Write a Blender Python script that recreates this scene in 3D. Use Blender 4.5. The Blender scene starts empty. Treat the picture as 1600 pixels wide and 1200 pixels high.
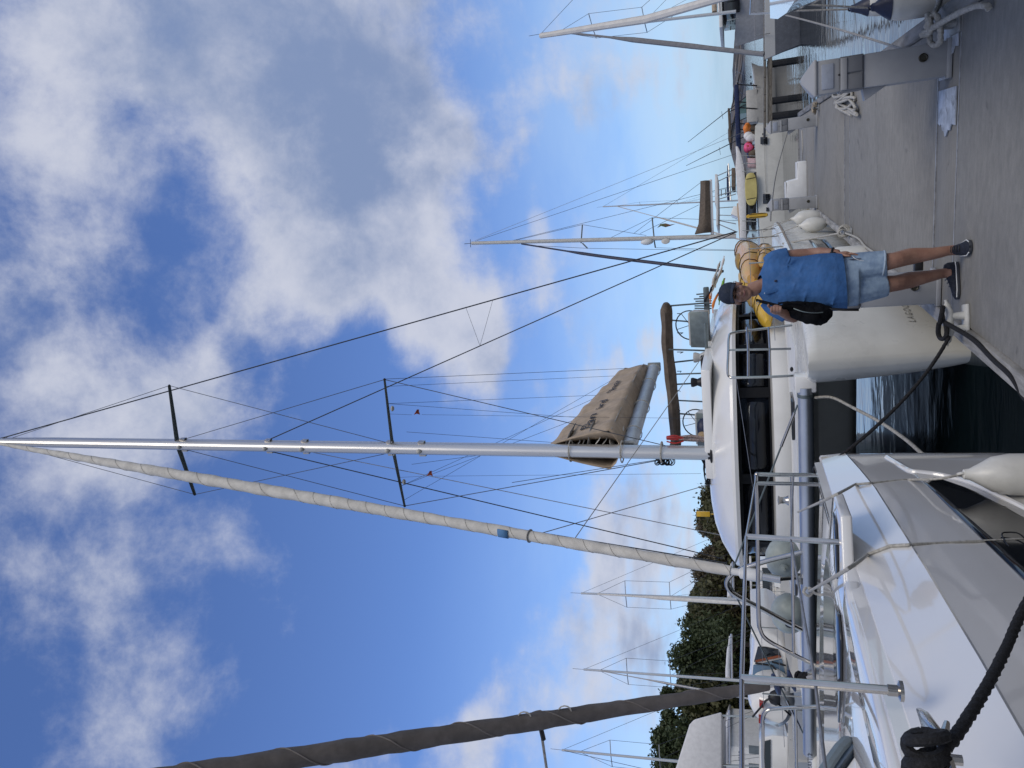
import bpy, bmesh, math, random
from mathutils import Vector, Matrix
random.seed(7)
R = math.radians
scene = bpy.context.scene
COL = scene.collection

# ------------------------------------------------------------------ camera
FPX, ROLL, EYE, DOCK = 1200.0, R(1.8), 2.28, 0.75
TH = math.atan(375.7 / 1200)
CT, ST, CR, SR = math.cos(TH), math.sin(TH), math.cos(ROLL), math.sin(ROLL)
fwd = Vector((0, CT, ST)); dn0 = Vector((0, ST, -CT)); rt0 = Vector((1, 0, 0))
right = CR * rt0 + SR * dn0
down = -SR * rt0 + CR * dn0
cam_d = bpy.data.cameras.new('camera'); cam = bpy.data.objects.new('camera', cam_d); COL.objects.link(cam)
cam_d.sensor_width = 36.0; cam_d.lens = 27.0; cam_d.clip_start = 0.05; cam_d.clip_end = 30000
m = Matrix.Identity(4)
for i in range(3):
    m[i][0], m[i][1], m[i][2] = down[i], right[i], -fwd[i]
m[2][3] = EYE
cam.matrix_world = m
scene.camera = cam
scene.render.resolution_x, scene.render.resolution_y = 1024, 768

def ray(x, y):
    """direction seen at photograph position x,y (1600 x 1200)"""
    return right * ((600 - y) / FPX) + down * ((x - 800) / FPX) + fwd
def P(x, y, Y):
    d = ray(x, y); t = Y / d.y
    return Vector((d.x * t, Y, EYE + d.z * t))
def Q(x, y, z):
    d = ray(x, y); t = (z - EYE) / d.z
    return Vector((d.x * t, d.y * t, z))

# ------------------------------------------------------------------ light, sky, exposure
SUN_EL, SUN_AZ = R(48), R(150)          # azimuth from +Y towards +X: behind the viewer, to the right
SKY_STRENGTH = 0.10
scene.view_settings.view_transform = 'Standard'; scene.view_settings.look = 'None'
scene.view_settings.exposure = 0.0; scene.view_settings.gamma = 1.0
sun_d = bpy.data.lights.new('sun', 'SUN'); sun_d.energy = 1.5; sun_d.angle = R(30); sun_d.color = (1.0, 0.92, 0.80)
sun = bpy.data.objects.new('sun', sun_d); COL.objects.link(sun)
sdir = Vector((math.sin(SUN_AZ) * math.cos(SUN_EL), math.cos(SUN_AZ) * math.cos(SUN_EL), math.sin(SUN_EL)))
sun.rotation_euler = sdir.to_track_quat('Z', 'Y').to_euler()
sun.location = (0, 0, 60)

world = bpy.data.worlds.new('World'); scene.world = world; world.use_nodes = True
wt = world.node_tree; wt.nodes.clear()
class NB:
    """tiny node helper"""
    def __init__(s, t): s.t = t
    def n(s, typ, **k):
        o = s.t.nodes.new(typ)
        for a, b in k.items(): setattr(o, a, b)
        return o
    def put(s, sock, v):
        if hasattr(v, 'links'): s.t.links.new(v, sock)
        elif v is not None: sock.default_value = v
    def m(s, op, a, b=None, c=None, clamp=False):
        o = s.n('ShaderNodeMath', operation=op, use_clamp=clamp)
        s.put(o.inputs[0], a)
        if b is not None: s.put(o.inputs[1], b)
        if c is not None: s.put(o.inputs[2], c)
        return o.outputs[0]
    def v(s, op, a, b=None, scale=None):
        o = s.n('ShaderNodeVectorMath', operation=op)
        s.put(o.inputs[0], a)
        if b is not None: s.put(o.inputs[1], b)
        if scale is not None: s.put(o.inputs[3], scale)
        return o.outputs['Value'] if op in ('DISTANCE', 'LENGTH', 'DOT_PRODUCT') else o.outputs['Vector']
    def mr(s, val, a, b, c=0.0, d=1.0, smooth=True):
        o = s.n('ShaderNodeMapRange', interpolation_type='SMOOTHSTEP' if smooth else 'LINEAR')
        s.put(o.inputs[0], val)
        for i, q in enumerate((a, b, c, d)): s.put(o.inputs[i + 1], q)
        return o.outputs[0]
    def noise(s, vec, scale, detail=4, rough=0.5, dist=0.0, lac=2.0):
        o = s.n('ShaderNodeTexNoise')
        s.put(o.inputs['Vector'], vec); o.inputs['Scale'].default_value = scale
        o.inputs['Detail'].default_value = detail; o.inputs['Roughness'].default_value = rough
        o.inputs['Distortion'].default_value = dist; o.inputs['Lacunarity'].default_value = lac
        return o
    def mix(s, f, a, b, blend='MIX'):
        o = s.n('ShaderNodeMix', data_type='RGBA', blend_type=blend)
        s.put(o.inputs[0], f); s.put(o.inputs[6], a); s.put(o.inputs[7], b)
        return o.outputs[2]
w = NB(wt)
wout = w.n('ShaderNodeOutputWorld'); bg = w.n('ShaderNodeBackground'); bg.inputs['Strength'].default_value = SKY_STRENGTH
sky = w.n('ShaderNodeTexSky', sky_type='NISHITA'); sky.sun_disc = False
sky.sun_elevation = SUN_EL; sky.sun_rotation = SUN_AZ; sky.air_density = 1.0; sky.dust_density = 0.6; sky.ozone_density = 2.0
tc = w.n('ShaderNodeTexCoord'); D0 = tc.outputs['Generated']
sep = w.n('ShaderNodeSeparateXYZ'); w.put(sep.inputs[0], D0)
dz = w.m('MAXIMUM', sep.outputs[2], 0.0)
den = w.m('ADD', dz, 0.16)
comb = w.n('ShaderNodeCombineXYZ'); w.put(comb.inputs[0], w.m('DIVIDE', sep.outputs[0], den)); w.put(comb.inputs[1], w.m('DIVIDE', sep.outputs[1], den)); w.put(comb.inputs[2], 0.37)
PL = comb.outputs[0]                                   # position on a flat cloud deck
warp = w.noise(PL, 1.6, 3, 0.55)
DW = w.v('ADD', D0, w.v('SCALE', w.v('SUBTRACT', warp.outputs['Color'], (0.5, 0.5, 0.5)), scale=0.32))
# cloud masses: where they stand in the sky (photo position of the centre, radius, weight)
masses = [(350, 590, .11, .28), (460, 480, .09, .40), (240, 620, .10, .16), (690, 600, .09, .42), (620, 480, .10, .25), (120, 420, .12, .2), (560, 250, .1, .2), (925, 1080, .09, .3), (925, 880, .09, .2), (925, 560, .07, .2), (560, 70, .30, .60), (430, 130, .22, .45), (640, 200, .22, .45), (300, 10, .24, .50), (700, 380, .17, .62), (650, 510, .12, .50), (740, 520, .10, .25), (560, 470, .08, .35), (110, 110, .18, .38),
          (40, 330, .16, .22), (180, 500, .18, .20), (440, 370, .10, .45), (520, 330, .12, .25), (330, 470, .10, .22), (380, 560, .12, .28), (100, 560, .12, .2), (690, 640, .07, .25),
          (400, 800, .09, .34), (180, 900, .12, .28), (200, 1060, .10, .26), (200, 1170, .12, .42), (385, 1030, .08, .48), (760, 1120, .12, .62), (700, 1210, .16, .5), (480, 900, .06, .15),
          (925, 780, .10, .42), (925, 980, .10, .42), (1000, 880, .09, .46), (985, 990, .07, .36), (930, 620, .09, .44), (995, 560, .06, .55), (960, 1160, .09, .30), (965, 150, .07, .46), (1030, 800, .06, .36),
          (190, 380, .12, -.16), (290, 290, .12, -.17), (370, 420, .10, -.18), (460, 530, .07, -.2), (540, 560, .05, -.3), (330, 680, .10, -.15), (770, 80, .10, -.45), (850, 300, .14, -.40), (840, 560, .06, -.1), (730, 880, .20, -.42), (560, 980, .18, -.4), (60, 1080, .14, -.25), (300, 900, .06, -.2), (560, 760, .12, -.3)]
acc = None
for (mx, my, rad, wt_) in masses:
    d = ray(mx, my).normalized()
    k = w.mr(w.v('DISTANCE', DW, tuple(d)), rad * 1.3, 0.0, 0.0, wt_)
    acc = k if acc is None else w.m('ADD', acc, k)
n1 = w.noise(PL, 2.3, 9, 0.62, 0.1); n2 = w.noise(D0, 6.2, 10, 0.64, 0.10)
nn = w.m('ADD', w.m('MULTIPLY', n1.outputs['Fac'], 0.35), w.m('MULTIPLY', n2.outputs['Fac'], 0.65))
cov = w.m('ADD', acc, w.m('MULTIPLY', w.m('SUBTRACT', nn, 0.5), 3.7))
front = w.mr(w.v('DOT_PRODUCT', D0, tuple(ray(800, 600).normalized())), 0.55, 0.2, 0.0, 0.75)   # unseen cloud added behind the viewer to whiten the blue fill light
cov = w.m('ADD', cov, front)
dens = w.m('POWER', w.mr(cov, -0.02, 1.02), 0.95)
dens = w.m('MULTIPLY', dens, w.mr(sep.outputs[2], 0.0, 0.05, 0.25, 0.93))
# lit and shaded sides: difference of the same noise a step towards the light
off = tuple(Vector((sdir.x, sdir.y, sdir.z)) * 0.05)
n2b = w.noise(w.v('ADD', D0, off), 6.2, 8, 0.62, 0.10)
n2c = w.noise(D0, 6.2, 8, 0.62, 0.10)
lit = w.m('MULTIPLY', w.m('SUBTRACT', n2c.outputs['Fac'], n2b.outputs['Fac']), 2.8)
n3 = w.noise(D0, 2.3, 3, 0.5)
thick = w.mr(cov, 0.45, 1.6)
shade = None           # heavy grey bellies of the big cloud, and its bright billows
for (mx, my, rad, wt_) in [(520, 110, .26, .26), (650, 130, .16, .14), (400, 60, .16, .12), (560, 290, .10, .08), (660, 430, .16, -.34), (720, 330, .12, -.25), (450, 390, .09, -.25), (130, 120, .14, -.25), (620, 540, .10, -.2), (1010, 880, .06, -.25), (760, 1120, .12, -.25), (940, 900, .10, .1)]:
    k = w.mr(w.v('DISTANCE', DW, tuple(ray(mx, my).normalized())), rad * 1.4, 0.0, 0.0, wt_)
    shade = k if shade is None else w.m('ADD', shade, k)
bright = w.m('ADD', w.m('SUBTRACT', 0.68, w.m('ADD', w.m('MULTIPLY', thick, 0.58), shade)), w.m('ADD', lit, w.m('MULTIPLY', w.m('SUBTRACT', n3.outputs['Fac'], 0.5), 0.5)))
bright = w.mr(bright, -0.35, 1.05)
K = 1.0 / SKY_STRENGTH
ccol = w.mix(bright, (0.23 * K, 0.305 * K, 0.49 * K, 1), (0.62 * K, 0.645 * K, 0.745 * K, 1))
tint = w.mix(1.0, sky.outputs['Color'], w.mix(w.mr(sep.outputs[2], 0.0, 0.09), (0.56, 0.84, 1.40, 1), w.mix(w.mr(sep.outputs[2], 0.05, 0.5), (0.86, 1.12, 1.62, 1), (1.02, 1.22, 1.72, 1))), 'MULTIPLY')
nv = w.noise(PL, 0.9, 6, 0.6)          # thin high veil thickening towards the horizon, all round
veil = w.m('MULTIPLY', w.mr(sep.outputs[2], 0.42, 0.03, 0.0, 0.62), w.mr(nv.outputs['Fac'], 0.28, 0.62, 0.35, 1.0))
tint = w.mix(veil, tint, (0.56 * K, 0.74 * K, 0.93 * K, 1))
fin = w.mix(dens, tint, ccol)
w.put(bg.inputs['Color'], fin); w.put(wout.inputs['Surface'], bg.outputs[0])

# ------------------------------------------------------------------ materials
MATS = {}
def mat(name, color, rough=0.5, metal=0.0, var=0.12, scale=6.0, bump=0.0, bscale=40.0, spec=0.5, coat=0.0, trans=0.0, color2=None, stretch=(1, 1, 1), dirt=0.0, coords='Object', ior=1.45, detail=4):
    if name in MATS: return MATS[name]
    M = bpy.data.materials.new(name); M.use_nodes = True; t = M.node_tree; t.nodes.clear(); b = NB(t)
    out = b.n('ShaderNodeOutputMaterial'); p = b.n('ShaderNodeBsdfPrincipled'); b.put(out.inputs[0], p.outputs[0])
    c = b.n('ShaderNodeTexCoord'); mp = b.n('ShaderNodeMapping'); b.put(mp.inputs[0], c.outputs[coords]); mp.inputs['Scale'].default_value = stretch
    col = tuple(color) + (1,)
    c2 = tuple(color2) + (1,) if color2 else tuple(max(0, q * (1 - var * 1.6)) for q in color) + (1,)
    nz = b.noise(mp.outputs[0], scale, detail, 0.6)
    cc = b.mix(b.mr(nz.outputs['Fac'], 0.3, 0.7), c2, col)
    if dirt:
        nd = b.noise(mp.outputs[0], scale * 0.35, 6, 0.7, 0.6)
        cc = b.mix(b.m('MULTIPLY', b.mr(nd.outputs['Fac'], 0.52, 0.72), dirt), cc, (0.10, 0.095, 0.085, 1))
    b.put(p.inputs['Base Color'], cc)
    nr = b.noise(mp.outputs[0], scale * 2.3, 3, 0.6)
    b.put(p.inputs['Roughness'], b.mr(nr.outputs['Fac'], 0.3, 0.7, max(0.02, rough * 0.82), min(1, rough * 1.15)))
    p.inputs['Metallic'].default_value = metal; p.inputs['Specular IOR Level'].default_value = spec; p.inputs['IOR'].default_value = ior
    p.inputs['Coat Weight'].default_value = coat; p.inputs['Transmission Weight'].default_value = trans
    if bump:
        nb = b.noise(mp.outputs[0], bscale, 4, 0.6); bp = b.n('ShaderNodeBump'); bp.inputs['Strength'].default_value = min(bump, .8); bp.inputs['Distance'].default_value = 0.01 if bscale > 15 else .05
        b.put(bp.inputs['Height'], nb.outputs['Fac']); b.put(p.inputs['Normal'], bp.outputs[0])
    MATS[name] = M
    return M
gel = mat('gelcoat_white', (0.74, 0.725, 0.685), 0.22, var=0.04, scale=1.3, coat=0.35, dirt=0.10)
gel_old = mat('gelcoat_aged', (0.70, 0.69, 0.63), 0.30, var=0.07, scale=1.1, coat=0.2, dirt=0.22)
gel_deck = mat('deck_nonskid', (0.68, 0.68, 0.66), 0.6, var=0.06, scale=3, bump=0.2, bscale=180, dirt=0.12)
gel_fg = mat('gelcoat_new', (0.71, 0.70, 0.68), 0.10, var=0.02, scale=0.8, coat=1.0)
glass_dark = mat('dark_glass', (0.012, 0.014, 0.018), 0.06, var=0.3, scale=1.0, spec=0.7, coat=0.3)
glass_tint = mat('tinted_window', (0.09, 0.13, 0.18), 0.08, var=0.15, scale=2, spec=0.7, coat=0.4)
alu = mat('mast_aluminium', (0.60, 0.59, 0.57), 0.36, 0.7, var=0.06, scale=3, stretch=(1, 1, .1))
alu_d = mat('beam_aluminium', (0.50, 0.53, 0.57), 0.36, 0.85, var=0.08, scale=2)
steel = mat('stainless_steel', (0.50, 0.47, 0.43), 0.2, 1.0, var=0.08, scale=9)
steel_d = mat('spreader_steel', (0.16, 0.19, 0.19), 0.45, 0.6, var=0.15, scale=8)
wire = mat('rigging_wire', (0.07, 0.075, 0.085), 0.5, 0.5, var=0.2, scale=20)
wire_l = mat('rigging_wire_light', (0.30, 0.30, 0.31), 0.5, 0.5, var=0.2, scale=20)
blk = mat('black_plastic', (0.012, 0.012, 0.014), 0.5, var=0.3, scale=12)
rope_b = mat('black_rope', (0.012, 0.012, 0.014), 0.85, var=0.3, scale=60, bump=0.6, bscale=90)
rope_w = mat('white_rope', (0.47, 0.45, 0.40), 0.85, var=0.22, scale=40, bump=0.6, bscale=90)
rope_g = mat('grey_rope', (0.32, 0.31, 0.29), 0.85, var=0.25, scale=40, bump=0.5, bscale=90)
tan = mat('tan_canvas', (0.44, 0.345, 0.25), 0.9, var=0.14, scale=5, bump=0.25, bscale=35, dirt=0.15)
tan_d = mat('brown_canvas', (0.135, 0.105, 0.078), 0.9, var=0.2, scale=7, bump=0.3, bscale=25, dirt=0.2)
sailc = mat('furled_sailcloth', (0.60, 0.57, 0.51), 0.85, var=0.13, scale=5, bump=0.3, bscale=18, dirt=0.15)
sail_g = mat('grey_sailcover', (0.12, 0.105, 0.095), 0.9, var=0.2, scale=5, bump=0.4, bscale=20)
sail_w = mat('white_sailcloth', (0.62, 0.60, 0.56), 0.8, var=0.10, scale=6)
fend = mat('white_fender_vinyl', (0.66, 0.65, 0.60), 0.42, var=0.08, scale=4, dirt=0.18)
fend_g = mat('greygreen_fender_vinyl', (0.36, 0.40, 0.37), 0.5, var=0.15, scale=5, dirt=0.25)
navy = mat('navy_vinyl', (0.016, 0.022, 0.055), 0.5, var=0.2, scale=8)
ped_m = mat('pedestal_plastic', (0.345, 0.35, 0.355), 0.55, var=0.08, scale=4, dirt=0.25)
ped_d = mat('pedestal_grey_band', (0.20, 0.205, 0.215), 0.5, var=0.1, scale=4)
white_p = mat('white_paint', (0.72, 0.72, 0.70), 0.45, var=0.07, scale=4, dirt=0.15)
galv = mat('galvanised_iron', (0.36, 0.37, 0.37), 0.6, 0.4, var=0.25, scale=9, dirt=0.4)
cleat_w = mat('worn_white_cleat', (0.55, 0.55, 0.52), 0.55, var=0.18, scale=9, dirt=0.45)
red = mat('red_plastic', (0.42, 0.03, 0.025), 0.5, var=0.15, scale=6)
pink = mat('pink_plastic', (0.75, 0.10, 0.24), 0.5, var=0.1, scale=6)
orange = mat('orange_plastic', (0.75, 0.22, 0.03), 0.5, var=0.12, scale=6)
yellow = mat('yellow_plastic', (0.66, 0.40, 0.03), 0.38, var=0.12, scale=3, coat=0.2)
amber = mat('amber_plastic', (0.68, 0.36, 0.13), 0.35, var=0.12, scale=3, coat=0.3, color2=(0.60, 0.40, 0.12))
sup_y = mat('pale_yellow_board', (0.58, 0.49, 0.18), 0.5, var=0.08, scale=4)
green_p = mat('green_plastic', (0.20, 0.42, 0.06), 0.5)
grey_c = mat('console_grey', (0.46, 0.45, 0.42), 0.5, var=0.08)
blue_c = mat('blue_canvas', (0.018, 0.03, 0.09), 0.85, var=0.2)
white_cov = mat('white_cover', (0.70, 0.69, 0.68), 0.8, var=0.08, scale=8)
wood = mat('weathered_timber', (0.20, 0.18, 0.15), 0.9, var=0.35, scale=5, stretch=(1, 1, 6), bump=0.5, bscale=30)
text_b = mat('black_print', (0.02, 0.022, 0.03), 0.6)
text_g = mat('grey_print', (0.36, 0.35, 0.32), 0.6)
skin = mat('skin', (0.33, 0.185, 0.13), 0.5, var=0.14, scale=14, color2=(0.26, 0.135, 0.095), bump=0.1, bscale=60)
hairm = mat('dark_hair', (0.03, 0.022, 0.016), 0.8)
polo = mat('blue_polo', (0.040, 0.125, 0.31), 0.9, var=0.14, scale=9, bump=0.4, bscale=8)
denim = mat('faded_denim', (0.27, 0.36, 0.46), 0.9, var=0.3, scale=13, bump=0.3, bscale=70, color2=(0.15, 0.22, 0.32))
navy_cap = mat('navy_cap_cloth', (0.018, 0.026, 0.045), 0.9, var=0.2, scale=20)
bag_m = mat('black_nylon', (0.005, 0.0055, 0.007), 0.9, var=0.3, scale=12, bump=0.6, bscale=12, spec=0.15)
shoe_m = mat('navy_shoe_mesh', (0.014, 0.018, 0.032), 0.85, var=0.25, scale=30)

# ------------------------------------------------------------------ mesh helpers
def V(*a): return Vector(a)
def frame(d, up=Vector((0, 0, 1))):
    d = d.normalized()
    if abs(d.dot(up)) > 0.97: up = Vector((1, 0, 0)) if abs(d.x) < .9 else Vector((0, 1, 0))
    x = up.cross(d).normalized(); y = d.cross(x)
    return x, y, d
def smooth_path(pts, sub=6):
    pts = [Vector(p) for p in pts]
    if len(pts) < 3: return pts
    out = []
    for i in range(len(pts) - 1):
        p0 = pts[max(i - 1, 0)]; p1 = pts[i]; p2 = pts[i + 1]; p3 = pts[min(i + 2, len(pts) - 1)]
        for k in range(sub):
            t = k / sub
            out.append(0.5 * ((2 * p1) + (p2 - p0) * t + (2 * p0 - 5 * p1 + 4 * p2 - p3) * t * t + (3 * p1 - p0 - 3 * p2 + p3) * t ** 3))
    out.append(pts[-1]); return out
class MB:
    def __init__(s): s.v = []; s.f = []
    def add(s, vs, fs):
        o = len(s.v); s.v += [Vector(q) for q in vs]; s.f += [[i + o for i in f] for f in fs]; return s
    def rings(s, rs, closed=True, cap=True):
        n = len(rs[0]); vs = [q for r in rs for q in r]; fs = []
        for i in range(len(rs) - 1):
            for j in range(n if closed else n - 1):
                k = (j + 1) % n
                fs.append([i * n + j, i * n + k, (i + 1) * n + k, (i + 1) * n + j])
        if cap and closed: fs.append(list(range(n))[::-1]); fs.append([(len(rs) - 1) * n + j for j in range(n)])
        return s.add(vs, fs)
    def tube(s, pts, r, n=8, cap=True, flat=1.0, up=Vector((0, 0, 1))):
        pts = [Vector(p) for p in pts]; rs = []
        rr = r if isinstance(r, (list, tuple)) else [r] * len(pts)
        if len(rr) != len(pts):
            rr = [rr[0] + (rr[-1] - rr[0]) * i / (len(pts) - 1) for i in range(len(pts))] if len(rr) == 2 else [rr[min(int(i * len(rr) / len(pts)), len(rr) - 1)] for i in range(len(pts))]
        px = None
        for i, p in enumerate(pts):
            d = pts[min(i + 1, len(pts) - 1)] - pts[max(i - 1, 0)]
            if d.length < 1e-7: d = Vector((0, 0, 1))
            if px is None: x, y, d = frame(d, up)
            else:
                d = d.normalized(); x = (px - d * px.dot(d))
                x = x.normalized() if x.length > 1e-6 else frame(d, up)[0]
                y = d.cross(x)
            px = x
            rs.append([p + x * (math.cos(2 * math.pi * j / n) * rr[i]) + y * (math.sin(2 * math.pi * j / n) * rr[i] * flat) for j in range(n)])
        return s.rings(rs, True, cap)
    def box(s, c, h, ax=None):
        c = Vector(c); ax = ax or (V(1, 0, 0), V(0, 1, 0), V(0, 0, 1))
        vs = [c + ax[0] * (h[0] * i) + ax[1] * (h[1] * j) + ax[2] * (h[2] * k) for i in (-1, 1) for j in (-1, 1) for k in (-1, 1)]
        return s.add(vs, [[0, 1, 3, 2], [4, 6, 7, 5], [0, 4, 5, 1], [2, 3, 7, 6], [0, 2, 6, 4], [1, 5, 7, 3]])
    def prism(s, poly, ext):
        n = len(poly); ext = Vector(ext); poly = [Vector(p) for p in poly]
        return s.add(poly + [p + ext for p in poly], [list(range(n))[::-1], [n + i for i in range(n)]] + [[i, (i + 1) % n, n + (i + 1) % n, n + i] for i in range(n)])
    def lathe(s, base, axis, prof, n=14):
        x, y, d = frame(Vector(axis)); base = Vector(base)
        return s.rings([[base + d * h + (x * math.cos(2 * math.pi * j / n) + y * math.sin(2 * math.pi * j / n)) * max(r, 1e-4) for j in range(n)] for (r, h) in prof])
    def ball(s, c, r, n=12, ax=None):
        c = Vector(c); ax = ax or (V(1, 0, 0), V(0, 1, 0), V(0, 0, 1)); r = r if isinstance(r, (tuple, list)) else (r, r, r)
        k = max(5, n // 2 + 1)
        return s.rings([[c + ax[0] * (r[0] * math.sin(math.pi * max(.02, min(i / k, .98))) * math.cos(2 * math.pi * j / n)) + ax[1] * (r[1] * math.sin(math.pi * max(.02, min(i / k, .98))) * math.sin(2 * math.pi * j / n)) + ax[2] * (r[2] * math.cos(math.pi * i / k)) for j in range(n)] for i in range(k + 1)])
    def torus(s, c, axis, R0, r, n=24, k=8, a0=0, a1=2 * math.pi):
        x, y, d = frame(Vector(axis)); c = Vector(c); full = abs(a1 - a0 - 2 * math.pi) < 1e-4
        pts = [c + x * math.cos(a0 + (a1 - a0) * i / n) * R0 + y * math.sin(a0 + (a1 - a0) * i / n) * R0 for i in range(n + 1)]
        return s.tube(pts, r, k, not full)
    def sheet(s, grid):
        nr = len(grid); nc = len(grid[0])
        return s.add([q for r in grid for q in r], [[i * nc + j, i * nc + j + 1, (i + 1) * nc + j + 1, (i + 1) * nc + j] for i in range(nr - 1) for j in range(nc - 1)])
    def build(s, name, m, parent=None, smooth=True, bevel=0.0, solid=0.0, angle=40, subd=0, seg=2):
        o0 = wpos(parent) if parent else Vector((0, 0, 0))
        me = bpy.data.meshes.new(name); me.from_pydata([q - o0 for q in s.v], [], s.f); me.update()
        bm = bmesh.new(); bm.from_mesh(me); bmesh.ops.recalc_face_normals(bm, faces=bm.faces)
        if bevel:
            es = [e for e in bm.edges if len(e.link_faces) == 2 and e.calc_face_angle(0) > R(25)]
            bmesh.ops.bevel(bm, geom=es, offset=bevel, segments=seg, affect='EDGES', profile=.5, clamp_overlap=True)
        bm.to_mesh(me); bm.free()
        if smooth:
            for p in me.polygons: p.use_smooth = True
            me.set_sharp_from_angle(angle=R(angle))
        me.materials.append(m)
        o = bpy.data.objects.new(name, me); COL.objects.link(o)
        if parent: o.parent = parent
        if solid:
            md = o.modifiers.new('t', 'SOLIDIFY'); md.thickness = solid; md.offset = 0
        if subd:
            md = o.modifiers.new('s', 'SUBSURF'); md.levels = subd; md.render_levels = subd
        return o
def wpos(o):
    p = Vector((0, 0, 0))
    while o: p = p + o.location; o = o.parent
    return p
def thing(name, loc, label, cat, group=None):
    o = bpy.data.objects.new(name, None); COL.objects.link(o); o.location = loc; o.empty_display_size = .2
    return tag(o, label, cat, group)
def tag(o, label, cat, group=None):
    o['label'] = label; o['category'] = cat
    if group: o['group'] = group
    return o
def struct(o): o['kind'] = 'structure'; return o
def text(body, name, m, parent, origin, ux, uy, size, extrude=0.002, gap=1.0):
    cu = bpy.data.curves.new(name, 'FONT'); cu.body = body; cu.size = size; cu.extrude = extrude; cu.space_character = gap
    to = bpy.data.objects.new(name, cu); COL.objects.link(to)
    dg = bpy.context.evaluated_depsgraph_get(); me = bpy.data.meshes.new_from_object(to.evaluated_get(dg))
    bpy.data.objects.remove(to); me.name = name
    bm = bmesh.new(); bm.from_mesh(me); bmesh.ops.triangulate(bm, faces=bm.faces, quad_method='BEAUTY', ngon_method='BEAUTY'); bmesh.ops.subdivide_edges(bm, edges=bm.edges, cuts=1, use_grid_fill=True); bmesh.ops.triangulate(bm, faces=bm.faces); bm.to_mesh(me); bm.free()
    ux = Vector(ux).normalized(); uz = ux.cross(Vector(uy)).normalized(); uy = uz.cross(ux)
    o0 = wpos(parent) if parent else Vector()
    for vv in me.vertices: vv.co = Vector(origin) + ux * vv.co.x + uy * vv.co.y + uz * vv.co.z - o0
    me.materials.clear(); me.materials.append(m)
    o = bpy.data.objects.new(name, me); COL.objects.link(o); o.parent = parent
    return o
def wiggle(a, b, sag=0.0, n=10, jit=0.0):
    a = Vector(a); b = Vector(b)
    return [a.lerp(b, i / n) + Vector((random.uniform(-jit, jit), random.uniform(-jit, jit), -sag * 4 * (i / n) * (1 - i / n))) for i in range(n + 1)]
def laid_rope(mb, pts, r, n=10):
    """three-strand rope: a tube with twisted lobes"""
    pts = smooth_path(pts, 8); L = 0; rs = []; px = None
    fine = [pts[0]]
    for a, b in zip(pts, pts[1:]):
        k = max(1, int((b - a).length / (r * 0.9)))
        fine += [a.lerp(b, (i + 1) / k) for i in range(k)]
    for i, p in enumerate(fine):
        d = (fine[min(i + 1, len(fine) - 1)] - fine[max(i - 1, 0)]).normalized()
        if px is None: x, y, d = frame(d)
        else:
            x = (px - d * px.dot(d)).normalized(); y = d.cross(x)
        px = x
        if i: L += (p - fine[i - 1]).length
        ph = L / r * 0.75
        rs.append([p + (x * math.cos(2 * math.pi * j / n) + y * math.sin(2 * math.pi * j / n)) * r * (1 + .16 * math.cos(3 * (2 * math.pi * j / n) - 3 * ph)) for j in range(n)])
    return mb.rings(rs)
# ------------------------------------------------------------------ pier frame: l runs along the pier, w to its right
PHI = R(15.6)
AX = Vector((math.sin(PHI), math.cos(PHI), 0)); SX = Vector((math.cos(PHI), -math.sin(PHI), 0)); ZX = Vector((0, 0, 1))
def LW(l, w_, z=0.0): return AX * l + SX * w_ + ZX * z
def toLW(p): return (p.dot(AX), p.dot(SX))
def on_pier(o, l, w_, z): o.location = LW(l, w_, z); o.rotation_euler = (0, 0, -PHI); return o

# ------------------------------------------------------------------ water
def water_mat():
    M = bpy.data.materials.new('harbour_water'); M.use_nodes = True; t = M.node_tree; t.nodes.clear(); b = NB(t)
    out = b.n('ShaderNodeOutputMaterial'); p = b.n('ShaderNodeBsdfPrincipled'); b.put(out.inputs[0], p.outputs[0])
    p.inputs['Base Color'].default_value = (0.003, 0.007, 0.009, 1); p.inputs['Roughness'].default_value = 0.04; p.inputs['IOR'].default_value = 1.33
    c = b.n('ShaderNodeTexCoord'); mp = b.n('ShaderNodeMapping'); b.put(mp.inputs[0], c.outputs['Object']); mp.inputs['Scale'].default_value = (0.55, 1.0, 1); mp.inputs['Rotation'].default_value = (0, 0, R(20))
    a = b.noise(mp.outputs[0], 1.1, 3, 0.5, 0.4); d = b.noise(mp.outputs[0], 4.2, 3, 0.5, 0.3)
    h = b.m('ADD', a.outputs['Fac'], b.m('MULTIPLY', d.outputs['Fac'], 0.22))
    bp = b.n('ShaderNodeBump'); bp.inputs['Strength'].default_value = 0.4; bp.inputs['Distance'].default_value = 0.055
    b.put(bp.inputs['Height'], h); b.put(p.inputs['Normal'], bp.outputs[0])
    return M
o = MB().add([(-9000, -200, 0), (9000, -200, 0), (9000, 14000, 0), (-9000, 14000, 0)], [[0, 1, 2, 3]]).build('water', water_mat(), smooth=False); struct(o)

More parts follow.
